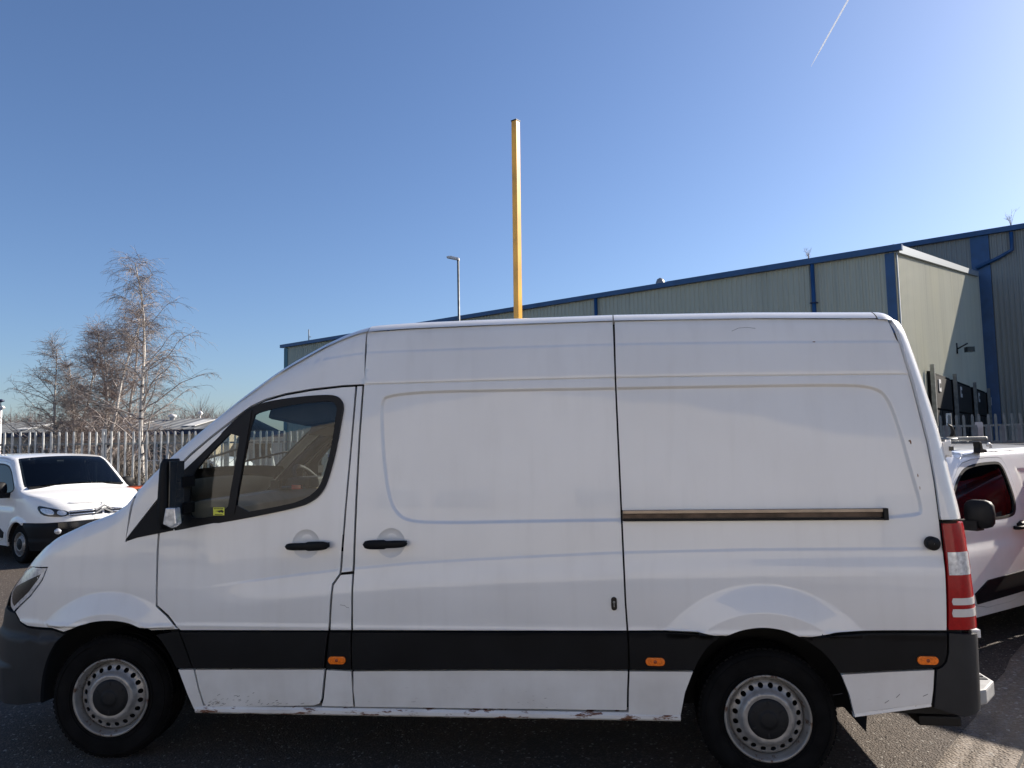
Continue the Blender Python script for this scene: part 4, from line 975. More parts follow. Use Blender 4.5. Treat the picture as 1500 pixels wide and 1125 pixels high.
        for cx in (wc[0], wr[0]):
            w = copy_wheel(root, (cx, -s_*(hw-.05), .325), 0 if s_ > 0 else math.pi, .325/.352)
        g = MB()
        for c in (wc, wr):
            n = 16; pr_ = [(c[0]+(RA-.0)*math.cos(math.pi*i/n), c[1]+(RA-.0)*math.sin(math.pi*i/n)) for i in range(n+1)]
            g.add([(x, -s_*y, z) for y in (hw-.01, hw-.35) for x, z in pr_], [(i, i+1, n+2+i, n+1+i) for i in range(n)]+[tuple(range(n+1, 2*n+2))], True)
        g.build('arch_liner', M['shell'], root)
        tlp = [(L-rc+.02, .95), (L-rc+.0, 1.35), (L-rc+.14, 1.35), (L-rc+.14, .95)]
        if not top: panel('tail_lamp', side, tlp, M['red'], root, h=.06, gap=0, off=.01, side=s_)
    if detail:
        g = MB()
        for zc, hgt in ((.885, .075), (.833, .075)):
            for s_ in (1, -1):
                a = np.array(side(np.array([uz+.02]), np.array([.85]), .02)[0]); xx = a[0]-.016; yy = .13
                g.prism([(xx, 0, zc+hgt), (xx, s_*yy, zc+.004), (xx, s_*yy, zc-.024), (xx, 0, zc+hgt-.032)], (.02, 0, 0))
        g.build('chevron_badge', M['chrome'], root)
        g = MB(); zz_ = np.linspace(.72, .985, 10); ys_ = np.linspace(-.14, .14, 9)
        g.add([(float(xn_(z))-.004+.003*(y/.14)**2, y, z) for z in zz_ for y in ys_], [(i*9+j, i*9+j+1, (i+1)*9+j+1, (i+1)*9+j) for i in range(9) for j in range(8)], True); g.build('nose_panel', paintm, root)
        g = MB(); g.tube([(xc-(xc-float(xn_(1.0)))*math.sqrt(1-min(1, abs(y)/.9)**3.2)+.012, y, 1.004+.02*abs(y)) for y in np.linspace(-.5, .5, 21)], [.004+.018*math.sqrt(max(0, 1-(y/.5)**4)) for y in np.linspace(-.5, .5, 21)], 10); g.build('bonnet_lip', paintm, root)
        g = MB(); g.box((-.045, -.26, .48), (-.03, .26, .59)); g.build('number_plate', M['label'], root, bev=.002)
    # top sheets
    def tsheet(nm, x0, x1, m, nx=24, off=0., tm=None, n=30):
        vs = []; xs = np.linspace(x0, x1, nx); ts = np.linspace(-1, 1, n) if tm is None else np.linspace(-tm, tm, n)
        for x in xs:
            T = float(Tt(x)); z0 = T-.02; wmax = float(w0(T-rr_))-rr_
            f = min(1., max(.02, (xc-x)/(xc-float(xn_(T))))) if x < xc else 0; cz_ = math.sqrt(max(0, 1-f*f))**.62 if f else 1
            for t in ts:
                a = abs(t); th = max(0, (a-.85)/.15)*.75; y = (wmax*min(a/.85, 1)+rr_*math.sin(th))*cz_
                zc = float(np.interp(x, [0, .12, .5, 1.1, 1.3, 4], [.0, .0, .04, .05, .04, .035]))*(1-min(1, a/.85)**2)
                bul = float(np.interp(x, [0, .75, 1.0, 1.5, 1.9], [0, 0, .10, .08, 0]))*(1-min(1, a/.85)**2)
                vs.append((x-bul, math.copysign(y, t), T+zc-rr_*(1-math.cos(th))+off))
        me = bpy.data.meshes.new(nm); me.from_pydata(vs, [], [(i*n+j, (i+1)*n+j, (i+1)*n+j+1, i*n+j+1) for i in range(nx-1) for j in range(n-1)]); me.polygons.foreach_set('use_smooth', [True]*((nx-1)*(n-1))); me.update()
        return link(nm, me, m, root)
    xs_b, xs_t = (.99, 1.58) if not top else (1.15, 1.78)
    tsheet('bonnet', .045, xs_b-.03, paintm, nx=40); tsheet('windscreen', xs_b, xs_t, M['glass_dark'], tm=.86, off=.004)
    ro = tsheet('roof', xs_t+.01, L-.08, paintm)
    for s_ in (1, -1):   # screen pillars
        vs = []; xs = np.linspace(xs_b-.04, xs_t+.03, 16)
        for x in xs:
            T = float(Tt(x)); wm = float(w0(T-rr_))-rr_
            for a, dz in ((-.045, .012), (0.0, .006), (.04, -.012), (.075, -.05)): vs.append((x, s_*(wm+a), T+dz))
        me = bpy.data.meshes.new('screen_pillar'); me.from_pydata(vs, [], [(i*4+j, (i+1)*4+j, (i+1)*4+j+1, i*4+j+1) for i in range(15) for j in range(3)]); me.polygons.foreach_set('use_smooth', [True]*45); me.update()
        link('screen_pillar', me, paintm, root)
    g = MB(); g.box((xs_b-.10, -hw+.16, float(Tt(xs_b))-.02), (xs_b+.04, hw-.16, float(Tt(xs_b))+.012)); g.build('wiper_cowl', M['plastic'], root)
    # inside
    g = MB(); g.box((.5, -hw+.09, .45), (L-.2, hw-.09, .9)); g.box((1.2, -hw+.12, .8), (1.62, hw-.12, 1.10 if not top else .9)); g.build('cabin_floor', M['interior'], root)
    for yy in ((-.42, .42) if not top else (-.4, .4)):
        g = MB(); h_ = 1.32 if not top else 1.12; g.box((2.0, yy-.24, .8), (2.16, yy+.24, h_)); g.box((2.02, yy-.13, h_+.01), (2.12, yy+.13, h_+.17)); g.build('seat', M['interior'], root, bev=.03)
    if cargo: g = MB(); g.box((2.42, -hw+.19, .5), (2.46, hw-.19, 1.66)); g.build('bulkhead', M['interior'], root)
    if detail:
        g = MB(); c_ = np.array((1.62, .40, 1.12)); g.tube([c_+.18*np.array((.35*math.sin(t), math.cos(t), .93*math.sin(t))) for t in np.linspace(0, 2*math.pi, 25)], .014, 6, False); g.build('steering_wheel', M['interior'], root)
        g = MB(); g.box((1.58, -.05, 1.69), (1.60, .06, 1.725)); g.build('screen_label', M['label'], root)
        g = MB(); rx = 2.05; g.prism([(rx-.05, 0, 1.835), (rx+.10, 0, 1.835), (rx+.10, 0, 1.925), (rx+.085, 0, 1.93)], (0, .02, 0)); g.build('roof_aerial', M['plastic'], root)
    g = MB(); g.box((L-.06, -hw+.06, .3), (L+.05, hw-.06, .62)); g.box((L-.03, -hw+.1, .6), (L-.01, hw-.1, 1.72 if not top else .9)); g.build('rear_bumper', M['plastic'], root, bev=.02)
    g = MB(); g.box((.3, -hw+.2, .22), (L-.2, hw-.2, .5)); g.build('underbody', M['shell'], root)
    return root, side
_wsrc = [o for o in van.children if o.name.startswith('wheel')][0]
def copy_wheel(parent, loc, rz, k):
    w = empty('wheel', loc, rz, parent); w.scale = (k, k, k)
    for ch in _wsrc.children:
        if ch.name.startswith(('cap_slot', 'tread', 'sidewall')): continue
        c = ch.copy(); col.objects.link(c); c.parent = w
    return w

vl, _ = vehicle('small_van', 'small white panel van with chrome double chevron badge parked by the left palisade fence', 'van', M['white2'], (-5.32, 6.31, 0), math.radians(152), .945)
_q = at(1484, 720, 6.75)
RZ = math.radians(39); ox, oy = 2.30, -.86
vr, vside = vehicle('small_van', 'small white van with black roof bar, half hidden by the big van tail', 'van', M['white3'],
                    (_q[0]-(ox*math.cos(RZ)-oy*math.sin(RZ)), _q[1]-(ox*math.sin(RZ)+oy*math.cos(RZ)), 0), RZ, .90)
# fittings of the right van: roof bar, foot, tube
g = MB(); X_ = 1.95
def lz(z): return z/.885
g.prism([(X_-.06, -.80, 1.79), (X_+.07, -.80, 1.79), (X_+.06, -.80, 1.82), (X_+.0, -.80, 1.83), (X_-.02, -.80, 1.90), (X_-.06, -.80, 1.90), (X_-.05, -.80, 1.84)], (0, .06, 0)); g.build('roof_bar_foot', M['plastic'], vr, bev=.006)
g = MB(); g.tube([(X_-.05, -.86, 1.93), (X_-.05, .80, 1.93)], .02, 12); g.build('roof_bar', M['galv_dark'], vr)
g = MB(); g.tube([(X_+.0, -.835, 1.86), (X_+.03, -.835, 1.88), (X_+.06, -.835, 1.865), (X_+.055, -.835, 1.835)], .012, 8); g.build('bar_clamp', M['label'], vr)
g = MB(); g.tube([(X_-.32, -.60, 1.925), (X_+.10, -.62, 1.925)], .018, 10); g.lathe([(.001, -.01), (.03, 0), (.001, .01)], (X_+.10, -.62, 1.925), 12); g.build('load_stop', M['galv_dark'], vr)
g = MB(); g.tube([(X_+.05, -.5, 1.94), (X_+.09, -.5, 2.0), (X_+.06, -.5, 2.06), (X_+.0, -.5, 2.09)], [.02, .018, .014, .004], 8); g.build('load_hook', M['plastic'], vr)
# red van just inside the frame on the right, made tall for its shadow
g2, _ = vehicle('red_van', 'tall red van at the right edge, only its front corner showing', 'van', M['redcar'], (7.05, 1.38, 0), RZ, 1.28, detail=False, L=4.8, bump=None)

# ------------------------------------------------------------------ ground
def ground_mat(name, c1, c2, stones, ridge=None, wear=(.13, .10, .075)):
    m, n, b = nodes_of(name); tc = N(n, 'ShaderNodeTexCoord')
    t1 = N(n, 'ShaderNodeTexNoise', Scale=.35, Detail=6.); n.links.new(tc.outputs['Object'], t1.inputs['Vector'])
    t2 = N(n, 'ShaderNodeTexNoise', Scale=140., Detail=3.); n.links.new(tc.outputs['Object'], t2.inputs['Vector'])
    v = N(n, 'ShaderNodeTexVoronoi', Scale=stones); n.links.new(tc.outputs['Object'], v.inputs['Vector'])
    hsv = N(n, 'ShaderNodeSeparateColor'); n.links.new(v.outputs['Color'], hsv.inputs[0])
    base = mixc(n, ramp(n, t1.outputs['Fac'], .35, .7), c1, c2)
    base = mixc(n, math_(n, 'MULTIPLY', ramp(n, hsv.outputs[0], .62, 1.0), .75), base, wear)
    base = mixc(n, math_(n, 'MULTIPLY', ramp(n, hsv.outputs[1], .975, .985), .7), base, (.4, .38, .34))
    base = mixc(n, math_(n, 'MULTIPLY', ramp(n, t2.outputs['Fac'], .35, .7), .4), base, (.02, .02, .02))
    t3 = N(n, 'ShaderNodeTexNoise', Scale=1.1, Detail=3.); n.links.new(tc.outputs['Object'], t3.inputs['Vector'])
    base = mixc(n, math_(n, 'MULTIPLY', ramp(n, t3.outputs['Fac'], .56, .66), .45), base, (.03, .028, .026))
    n.links.new(base, b.inputs['Base Color']); b.inputs['Roughness'].default_value = .85
    hgt = math_(n, 'ADD', math_(n, 'MULTIPLY', ramp(n, v.outputs['Distance'], .75, .0), 1.), math_(n, 'MULTIPLY', t2.outputs['Fac'], .5))
    if ridge:
        mp = N(n, 'ShaderNodeMapping'); mp.inputs['Rotation'].default_value = (0, 0, ridge); n.links.new(tc.outputs['Object'], mp.inputs[0])
        w = N(n, 'ShaderNodeTexWave', Scale=2.6, Distortion=1.6, Detail=2.); w.inputs['Detail Scale'].default_value = 2.; n.links.new(mp.outputs[0], w.inputs['Vector'])
        hgt = math_(n, 'ADD', hgt, math_(n, 'MULTIPLY', w.outputs['Fac'], 2.2))
    bp = N(n, 'ShaderNodeBump', Strength=.9, Distance=.006); n.links.new(hgt, bp.inputs['Height']); n.links.new(bp.outputs[0], b.inputs['Normal'])
    return m
mb = MB(); R0 = 1500; rings = [0, 8, 20, 60, 200, 600, R0]; k = 48; vs = [(0, 0, 0)]
for r in rings[1:]: vs += [(r*math.cos(2*math.pi*i/k), r*math.sin(2*math.pi*i/k), 0) for i in range(k)]
fs = [(0, 1+i, 1+(i+1) % k) for i in range(k)]
for j in range(len(rings)-2): fs += [(1+j*k+i, 1+(j+1)*k+i, 1+(j+1)*k+(i+1) % k, 1+j*k+(i+1) % k) for i in range(k)]
mb.add(vs, fs); gr = mb.build('ground', ground_mat('coarse_asphalt', (.036, .0255, .018), (.055, .0395, .028), 85.)); gr['kind'] = 'structure'
e0 = np.array((4.573, -.651)); dd = np.array((.567, .824)); nn_ = np.array((.824, -.567))
mb = MB(); a = e0-dd*9; b = e0+dd*14; ns = 60; rg = np.random.default_rng(3)
Ls = [a+(b-a)*i/ns+nn_*rg.normal(0, .012) for i in range(ns+1)]
mb.add([(p[0], p[1], .004) for p in Ls]+[(p[0]+nn_[0]*7, p[1]+nn_[1]*7, .004) for p in Ls], [(i, i+1, ns+2+i, ns+1+i) for i in range(ns)])
ap = mb.build('concrete_apron', ground_mat('worn_concrete', (.135, .108, .082), (.18, .145, .11), 60., ridge=-math.atan2(dd[1], dd[0])+math.pi/2, wear=(.24, .21, .18))); ap['kind'] = 'structure'
mb = MB(); mb.add([(p[0]+nn_[0]*o, p[1]+nn_[1]*o, .006) for p in Ls[::4] for o in (.33, .345)], [(2*i, 2*i+1, 2*i+3, 2*i+2) for i in range(len(Ls[::4])-1)])
jt = mb.build('concrete_joint', mat('dark_joint', (.03, .028, .025), .9)); jt['kind'] = 'structure'
# loose stones and litter lying on the tarmac
mb = MB()
for _ in range(2600):
    x, y = rng.uniform(3.9, 7.5), rng.uniform(-1.2, 2.2)
    if rng.random() < .55: x, y = rng.uniform(-2, 5.5), rng.uniform(-2.2, -.2)
    s = rng.uniform(.002, .0055); a = rng.uniform(0, 6)
    mb.add([(x+s*math.cos(a+i*2.1)*rng.uniform(.6, 1.2), y+s*math.sin(a+i*2.1), .003) for i in range(3)]+[(x, y, .004+s*.9)], [(0, 1, 3), (1, 2, 3), (2, 0, 3)])
st_ = mb.build('loose_grit', mat('pale_grit', (.20, .18, .155), .8, noise=.4, nscale=20)); tag(st_, 'loose pale grit scattered over the tarmac', 'grit', kind='stuff')

# ------------------------------------------------------------------ buildings
AX = np.array((-.858, .513)); WX = np.array((.513, .858))          # long wall and gable directions
def clad(p0, d, L, z0, ztop, name, m, parent, pitch=.18, depth=.032, nrm_=None):
    n = int(L/pitch); mb = MB(); vs = []; prof = [(0, 0), (.42, 0), (.56, 1), (.86, 1)]
    nv = nrm_
    pts = [((i+a)*pitch, q*depth) for i in range(n) for a, q in prof]+[(L, 0)]
    for s, q in pts:
        x = p0[0]+d[0]*s+nv[0]*q; y = p0[1]+d[1]*s+nv[1]*q; vs += [(x, y, z0), (x, y, ztop(s))]
    mb.add(vs, [(2*i, 2*i+2, 2*i+3, 2*i+1) for i in range(len(pts)-1)]); return mb.build(name, m, parent)
P1 = np.array((12.58, 20.57)); H1 = 8.02; L1 = 33.9; LG = 24.8; PJ = P1+WX*LG; H2 = 11.35; nM = -WX; nG = -AX*1.0   # outward normals
wh = empty('warehouse', (P1[0], P1[1], 0)); tag(wh, 'long grey-green clad warehouse with blue gutter and one sunlit gable behind the big van', 'warehouse')
def wp(p, z): return (p[0]-P1[0], p[1]-P1[1], z)
O2 = np.zeros(2)
clad(O2, AX, L1, 0, lambda s: H1-.12, 'long_wall', M['clad'], wh, .19, .035, nM)
clad(O2, WX, LG, 0, lambda s: H1+(H2-H1)*s/LG, 'gable_wall', M['clad_sunlit'], wh, .19, .03, nG)
def bar(p, d, L, z0, z1, w, t, m, name, nv, parent, zs=None):
    mb = MB(); a = np.array(p); 
    q = [(a[0], a[1]), (a[0]+d[0]*L, a[1]+d[1]*L)]; zz = zs or (0, 0)
    vs = []
    for (x, y), dz in zip(q, zz):
        for o, z in ((0, z0), (t, z0), (t, z1), (0, z1)): vs.append((x+nv[0]*o, y+nv[1]*o, z+dz))
    mb.add(vs, [(0, 1, 5, 4), (1, 2, 6, 5), (2, 3, 7, 6), (3, 0, 4, 7), (0, 1, 2, 3), (4, 5, 6, 7)]); return mb.build(name, m, parent)
bar(-AX*.25, AX, L1+.5, H1-.13, H1+.06, 0, .20, M['blue'], 'gutter', nM, wh)
for s in (.02,):
    bar(AX*s+nM*.04, AX, .28, 0, H1-.16, 0, .03, M['blue'], 'corner_trim', nM, wh)
    bar(nG*.035, WX, .10, 0, H1+.02, 0, .03, M['flash'], 'corner_flashing', nG, wh)
bar(AX*(L1-.35)+nM*.04, AX, .35, 0, H1-.16, 0, .03, M['teal'], 'corner_trim', nM, wh)
# sloping verge capping of the gable
mb = MB(); vs = []
for s, z in ((0, H1), (LG-1.2, H1+(H2-H1)*(LG-1.2)/LG)):
    for o, dz in ((-.05, -.18), (.14, -.18), (.14, .10), (-.05, .14)): vs.append((WX[0]*s+nG[0]*o, WX[1]*s+nG[1]*o, z+dz))
mb.add(vs, [(0, 1, 5, 4), (1, 2, 6, 5), (2, 3, 7, 6), (3, 0, 4, 7), (0, 1, 2, 3), (4, 5, 6, 7)]); mb.build('verge_capping', M['flash'], wh)
mb = MB(); mb.add([(0, 0, H1), (AX[0]*L1, AX[1]*L1, H1), (AX[0]*L1+WX[0]*LG, AX[1]*L1+WX[1]*LG, H2), (WX[0]*LG, WX[1]*LG, H2)], [(0, 1, 2, 3)]); mb.build('roof', M['roof_grey'], wh)
clad(AX*L1, WX, LG, 0, lambda s: H1+(H2-H1)*s/LG, 'far_gable_wall', M['clad'], wh, .19, .03, AX)
def s_of(u, v):   # distance along the long wall seen at a surveyed point
    p = on_plane(u, v, (P1[0], P1[1], 0), (WX[0], WX[1], 0)); return float((p[:2]-P1)@AX)
for u, v in ((1193, 430), (875, 455)):
    s = s_of(u, v); mb = MB(); c = AX*s+nM*.12; mb.tube([(c[0], c[1], 0), (c[0], c[1], H1-.15)], .075, 8); dp_ = mb.build('downpipe', M['blue'], wh)
    mb = MB()
    for z in (2, 4.2, 6.5): mb.obox((c[0], c[1], z), (AX[0]*.12, AX[1]*.12, 0), (nM[0]*.09, nM[1]*.09, 0), (0, 0, .02))
    mb.build('pipe_bracket', M['navy'], dp_)['kind'] = 'stuff'
mb = MB(); s = s_of(967, 416); c = AX*s; mb.lathe([(.001, H1+.32), (.12, H1+.26), (.18, H1+.12), (.18, H1)], (c[0], c[1], 0), 12, axis='z'); mb.build('roof_cowl', M['steel'], wh)
# black bracket lamp on the gable
gp = on_plane(1400, 512, (P1[0], P1[1], 0), (nG[0], nG[1], 0)); c = gp-np.array((P1[0], P1[1], 0)); N3 = np.array((nG[0], nG[1], 0))
mb = MB(); mb.tube([c+N3*.03, c+N3*.5+(0, 0, .25)], .035, 6); mb.obox(c+N3*.55+(0, 0, -.05), (.16, 0, 0), (0, .16, 0), (0, 0, .12)); mb.tube([c+N3*.03+(0, 0, -.2), c+N3*.03+(0, 0, .3)], .06, 6); mb.build('bracket_lamp', M['gloss_black'], wh)
# taller building behind
th_ = empty('warehouse', (PJ[0], PJ[1], 0)); tag(th_, 'taller grey warehouse with blue corner column and slanting drainpipe at the right edge', 'warehouse')
HB = 13.8
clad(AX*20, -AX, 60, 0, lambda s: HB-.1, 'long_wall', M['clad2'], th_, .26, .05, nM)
bar(AX*20.2, -AX, 60.4, HB-.16, HB+.14, 0, .30, M['blue'], 'gutter', nM, th_)
bar(AX*.30+nM*.07, -AX, .95, 0, HB-.16, 0, .05, M['blue'], 'column_trim', nM, th_)
mb = MB(); a = AX*20; b = -AX*40; mb.add([(a[0], a[1], HB), (b[0], b[1], HB), (b[0]+WX[0]*25, b[1]+WX[1]*25, HB+2.2), (a[0]+WX[0]*25, a[1]+WX[1]*25, HB+2.2)], [(0, 1, 2, 3)]); mb.build('roof', M['roof_grey'], th_)
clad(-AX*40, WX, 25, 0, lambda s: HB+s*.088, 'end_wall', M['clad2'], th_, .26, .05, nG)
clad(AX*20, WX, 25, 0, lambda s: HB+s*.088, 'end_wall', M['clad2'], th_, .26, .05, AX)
def onb(u, v, o=.12): p = on_plane(u, v, (PJ[0]+nM[0]*o, PJ[1]+nM[1]*o, 0), (WX[0], WX[1], 0)); return p-np.array((PJ[0], PJ[1], 0))
mb = MB(); mb.tube([onb(1481, 340, .2), onb(1482.5, 366, .2), onb(1462, 378, .2), onb(1430, 393, .2)], .11, 8); mb.build('downpipe', M['blue'], th_)
# bare weeds growing out of the gutters
def weed(pos, h, n, seed, lab):
    r = random.Random(seed); mb = MB()
    for _ in range(n):
        a = r.uniform(0, 6.28); l = h*r.uniform(.5, 1); tip = np.array((math.cos(a)*l*.35, math.sin(a)*l*.35, l))
        mid = tip*.5+np.array((math.cos(a)*-.03, 0, .06)); mb.tube([(0, 0, 0), mid, tip], [.010, .007, .004], 4)
        for _ in range(3):
            k_ = r.uniform(.4, .9); q = tip*k_; mb.tube([q, q+np.array((r.uniform(-.2, .2), r.uniform(-.2, .2), r.uniform(.1, .25)))*h], .004, 3)
    o = mb.build('gutter_weed', M['twig']); o.location = pos; tag(o, lab, 'weed', 'bare weeds in the warehouse gutters')
M['twig'] = mat('bare_twig', (.25, .215, .195), .8, noise=.2, nscale=3); M['bark'] = None
p = onb(1481, 333, .15); weed((p[0]+PJ[0], p[1]+PJ[1], HB+.1), 1.0, 9, 3, 'bare weed above the slanting drainpipe on the taller warehouse')
s = s_of(1185, 381); p = P1+AX*s; weed((p[0], p[1], H1), .55, 6, 5, 'sparse bare weed on the blue gutter above the first downpipe')
s = s_of(452, 497); p = P1+AX*s; ae = empty('roof_aerial', (p[0], p[1], H1)); bpy.data.objects.remove(ae)
mb = MB(); mb.tube([(p[0], p[1], H1), (p[0], p[1], H1+.75)], .03, 6); mb.tube([(p[0], p[1], H1+.3), (p[0]+.15, p[1], H1+.3)], .02, 4); tag(mb.build('roof_aerial', M['galv_dark']), 'short dark aerial standing on the far left end of the warehouse roof', 'aerial')
# dock shelters along the gable
B0 = at(1366, 600, 27.6)[:2]
for i, (t, w, lab) in enumerate(((0, 5.2, 'black dock shelter nearest the big van, half hidden by its rear corner'), (5.7, 6.1, 'black dock shelter second from the big van, with a white label at its top left'),
                                 (12.6, 5.6, 'black dock shelter third from the big van, between two grey guard posts'), (19.0, 4.6, 'black dock shelter farthest along the gable, rounded at its far top corner'))):
    o = B0+WX*t; e = empty('dock_shelter', (o[0], o[1], 0)); tag(e, lab, 'dock shelter', 'dock shelters along the gable')
    H = 4.2; mb = MB(); W3 = np.array((WX[0], WX[1], 0)); D3 = np.array((-nG[0], -nG[1], 0))
    tp_ = [(0, .0), (0, H), (w-.35, H), (w-.06, H-.12 if i < 3 else H-.6), (w, H-.3 if i < 3 else H-1.6), (w, 0)]
    mb.prism([W3*a+np.array((0, 0, z)) for a, z in tp_], D3*2.0); mb.build('shelter_frame', M['curtain'], e, bev=.03)
    mb = MB(); mb.obox(W3*(w*.52)+D3*-.03+np.array((0, 0, 3.45)), W3*(w*.40), D3*.02, np.array((0, 0, .62))); mb.build('head_curtain', M['rubber'], e)
    for k_ in range(3):
        mb = MB(); mb.obox(W3*(w*(.25+.27*k_))+D3*-.03+np.array((0, 0, 1.4)), W3*(w*.12), D3*.02, np.array((0, 0, 1.35))); mb.build('side_curtain', M['rubber'], e)
    mb = MB(); c = -W3*.12-D3*.1; mb.obox(c+np.array((0, 0, H/2+.1)), W3*.07, D3*.07, np.array((0, 0, H/2+.12))); mb.build('guard_post', M['galv_dark'], e)
    mb = MB(); c = W3*(w*.30)-D3*.08+np.array((0, 0, 3.72)); mb.obox(c, W3*.24, D3*.01, np.array((0, 0, .24))); lb = mb.build('label', M['label'], e)
    mb = MB(); mb.obox(c-D3*.02, W3*.13, D3*.005, np.array((0, 0, .08))); mb.build('label_print', M['ink'], lb)
# ------------------------------------------------------------------ palisade fences
def pale_mesh(w, h, th=.02, z0=0.):
    mb = MB(); prof = [(-w/2, 0), (-w/4, th), (w/4, th), (w/2, 0)]
    top_ = [.88, .985, .985, .88]; a = []; 
    for (x, y), t in zip(prof, (h-.07, h-.02, h-.02, h-.07)): a += [(x, -y, z0), (x, -y, t), (x, -y+.003, z0), (x, -y+.003, t)]
    fs = []
    for i in range(3): fs += [(4*i, 4*i+4, 4*i+5, 4*i+1), (4*i+2, 4*i+3, 4*i+7, 4*i+6)]
    mb.add(a, fs)
    mb.add([(-w/4, -th, h-.02), (0, -th, h), (w/4, -th, h-.02), (0, -th+.003, h-.02)], [(0, 2, 1), (0, 1, 3), (1, 2, 3)])
    mb.add([(-w/2, 0, h-.07), (-w/3, -th*.6, h-.01), (-w/4, -th, h-.02)], [(0, 2, 1)]); mb.add([(w/2, 0, h-.07), (w/3, -th*.6, h-.01), (w/4, -th, h-.02)], [(0, 1, 2)])
    me = bpy.data.meshes.new('pale'); me.from_pydata(mb.v, [], mb.f); me.update(); return me
def palisade(name, lab, a, b, h, pitch, wpale, m, rails, post0, post_sp, z0=0., rise=0.):
    a = np.array(a[:2]); b = np.array(b[:2]); L = np.linalg.norm(b-a); d = (b-a)/L; ang = math.atan2(d[1], d[0])
    e = empty(name, (a[0], a[1], 0), ang); tag(e, lab, 'fence')
    me = pale_mesh(wpale, h, z0=z0+.02); me.materials.append(m); n = int(L/pitch); r = random.Random(5)
    for i in range(n):
        if i >= 300: break
        o = link('pale', me, None, e); o.location = (i*pitch, -.03, rise*i/n+r.uniform(-.006, .006)); o.rotation_euler = (r.uniform(-.01, .01), r.uniform(-.008, .008), r.uniform(-.12, .12))
    for z in rails: mb = MB(); mb.obox((L/2, 0, z+rise*.5), (L/2, 0, rise*.5), (0, .022, 0), (0, 0, .022)); mb.build('rail', M['galv_dark'], e)
    x = post0
    while x < L: mb = MB(); mb.box((x-.045, .03, z0), (x+.045, .10, h+.04)); mb.box((x-.055, .025, z0), (x+.055, .035, h+.03)); mb.build('post', M['galv'], e); x += post_sp
    return e
fa, fb = np.array((-10.94, 10.41)), np.array((-5.19, 13.87)); fd = (fb-fa)/np.linalg.norm(fb-fa)
fstart = fa-fd*1.6; q = on_plane(152, 660, (fa[0], fa[1], 0), (-fd[1], fd[0], 0)); pd = float((q[:2]-fstart)@fd)
palisade('palisade_fence', 'galvanised palisade fence running behind the small van on the left', fstart, fb+fd*6.5, 2.27, .155, .052, M['galv'], (1.965, .35), pd, 2.75, rise=-.06)
ra_, rb2 = at(1370, 640, 17.5), at(1540, 640, 16.0)
palisade('palisade_fence', 'dull palisade fence standing in front of the black dock shelters', ra_, rb2, 2.25, .155, .06, M['galv_dark'], (1.98, .4), .3, 2.75)
wa, wb = at(1385, 650, 12.2), at(1560, 650, 11.6)
wv = wb-wa; Lw = float(np.hypot(wv[0], wv[1])); e = empty('boundary_wall', (wa[0], wa[1], 0), math.atan2(wv[1], wv[0])); tag(e, 'low pale wall with square dark vents under the shorter pointed railings', 'wall')
zt, zb_ = 1.62, 1.44; vp = .205
mb = MB(); mb.box((0, -.0, 0), (Lw, .15, zb_+.03)); mb.box((0, 0, zt-.035), (Lw, .15, zt)); mb.build('wall_body', M['concrete_block'], e)
mb = MB(); mb.box((0, .05, zb_+.03), (Lw, .12, zt-.035)); mb.build('vent_backing', M['shell'], e)
for i in range(int(Lw/vp)): mb = MB(); mb.box((i*vp, 0, zb_+.03), (i*vp+vp*.52, .15, zt-.035)); mb.build('block', M['concrete_block'], e)
palisade('palisade_railing', 'short grey railings of pointed boards on top of the low pale wall', wa, wb, 1.94, .205, .095, M['galv_dark'], (zt+.03,), .5, 3.1, z0=zt)

# ------------------------------------------------------------------ posts and lamps
p0 = at(755.2, 178, 9.0); pb = at(760, 464, 9.0); px_ = p0[0]+.02; py_ = p0[1]
mb = MB(); a_ = .036; dx = 0
lean = (pb[0]-p0[0])/(p0[2]-pb[2])
def pc(z): return np.array((p0[0]+(p0[2]-z)*lean*.6, py_, z))
e1_ = np.array((math.cos(math.radians(58)), math.sin(math.radians(58)), 0))*.037; e2_ = np.array((-e1_[1], e1_[0], 0))
mb.add([pc(z)+i*e1_+j*e2_ for z in (0, p0[2]) for i, j in ((1, 1), (-1, 1), (-1, -1), (1, -1))], [(0, 1, 5, 4), (1, 2, 6, 5), (2, 3, 7, 6), (3, 0, 4, 7), (4, 5, 6, 7), (0, 1, 2, 3)])
yp = mb.build('yellow_post', M['yellow'], bev=.004); tag(yp, 'tall square yellow metal post rising behind the roof of the big van', 'post')
mb = MB(); mb.add([pc(z)*1+i*e1_*1.12+j*e2_*1.12 for z in (p0[2]-.0, p0[2]+.012) for i, j in ((1, 1), (-1, 1), (-1, -1), (1, -1))], [(0, 1, 5, 4), (1, 2, 6, 5), (2, 3, 7, 6), (3, 0, 4, 7), (4, 5, 6, 7), (0, 1, 2, 3)]); mb.build('post_cap', M['rubber'], yp)
lt = at(671, 380, 30); ll = empty('street_lamp', (lt[0], lt[1], 0)); tag(ll, 'slim grey street lamp rising over the middle of the big van roof', 'street lamp')
mb = MB(); mb.tube([(0, 0, 0), (0, 0, 2.0)], .08, 12); mb.tube([(0, 0, 2), (0, 0, lt[2])], [.055, .045], 10); mb.build('pole', M['galv_dark'], ll)
mb = MB(); mb.prism([(.05, -.09, lt[2]-.05), (.05, -.09, lt[2]+.05), (-.30, -.09, lt[2]+.15), (-.46, -.09, lt[2]+.14), (-.46, -.09, lt[2]+.08)], (0, .18, 0)); mb.build('lantern', M['label'], ll, bev=.015)
l2 = at(1, 596, 30); ll = empty('street_lamp', (l2[0], l2[1], 0)); tag(ll, 'white twin-headed lamp on a short pole at the left edge of the yard', 'street lamp')
mb = MB(); mb.tube([(0, 0, 0), (0, 0, l2[2])], .06, 10); mb.build('pole', M['label'], ll)
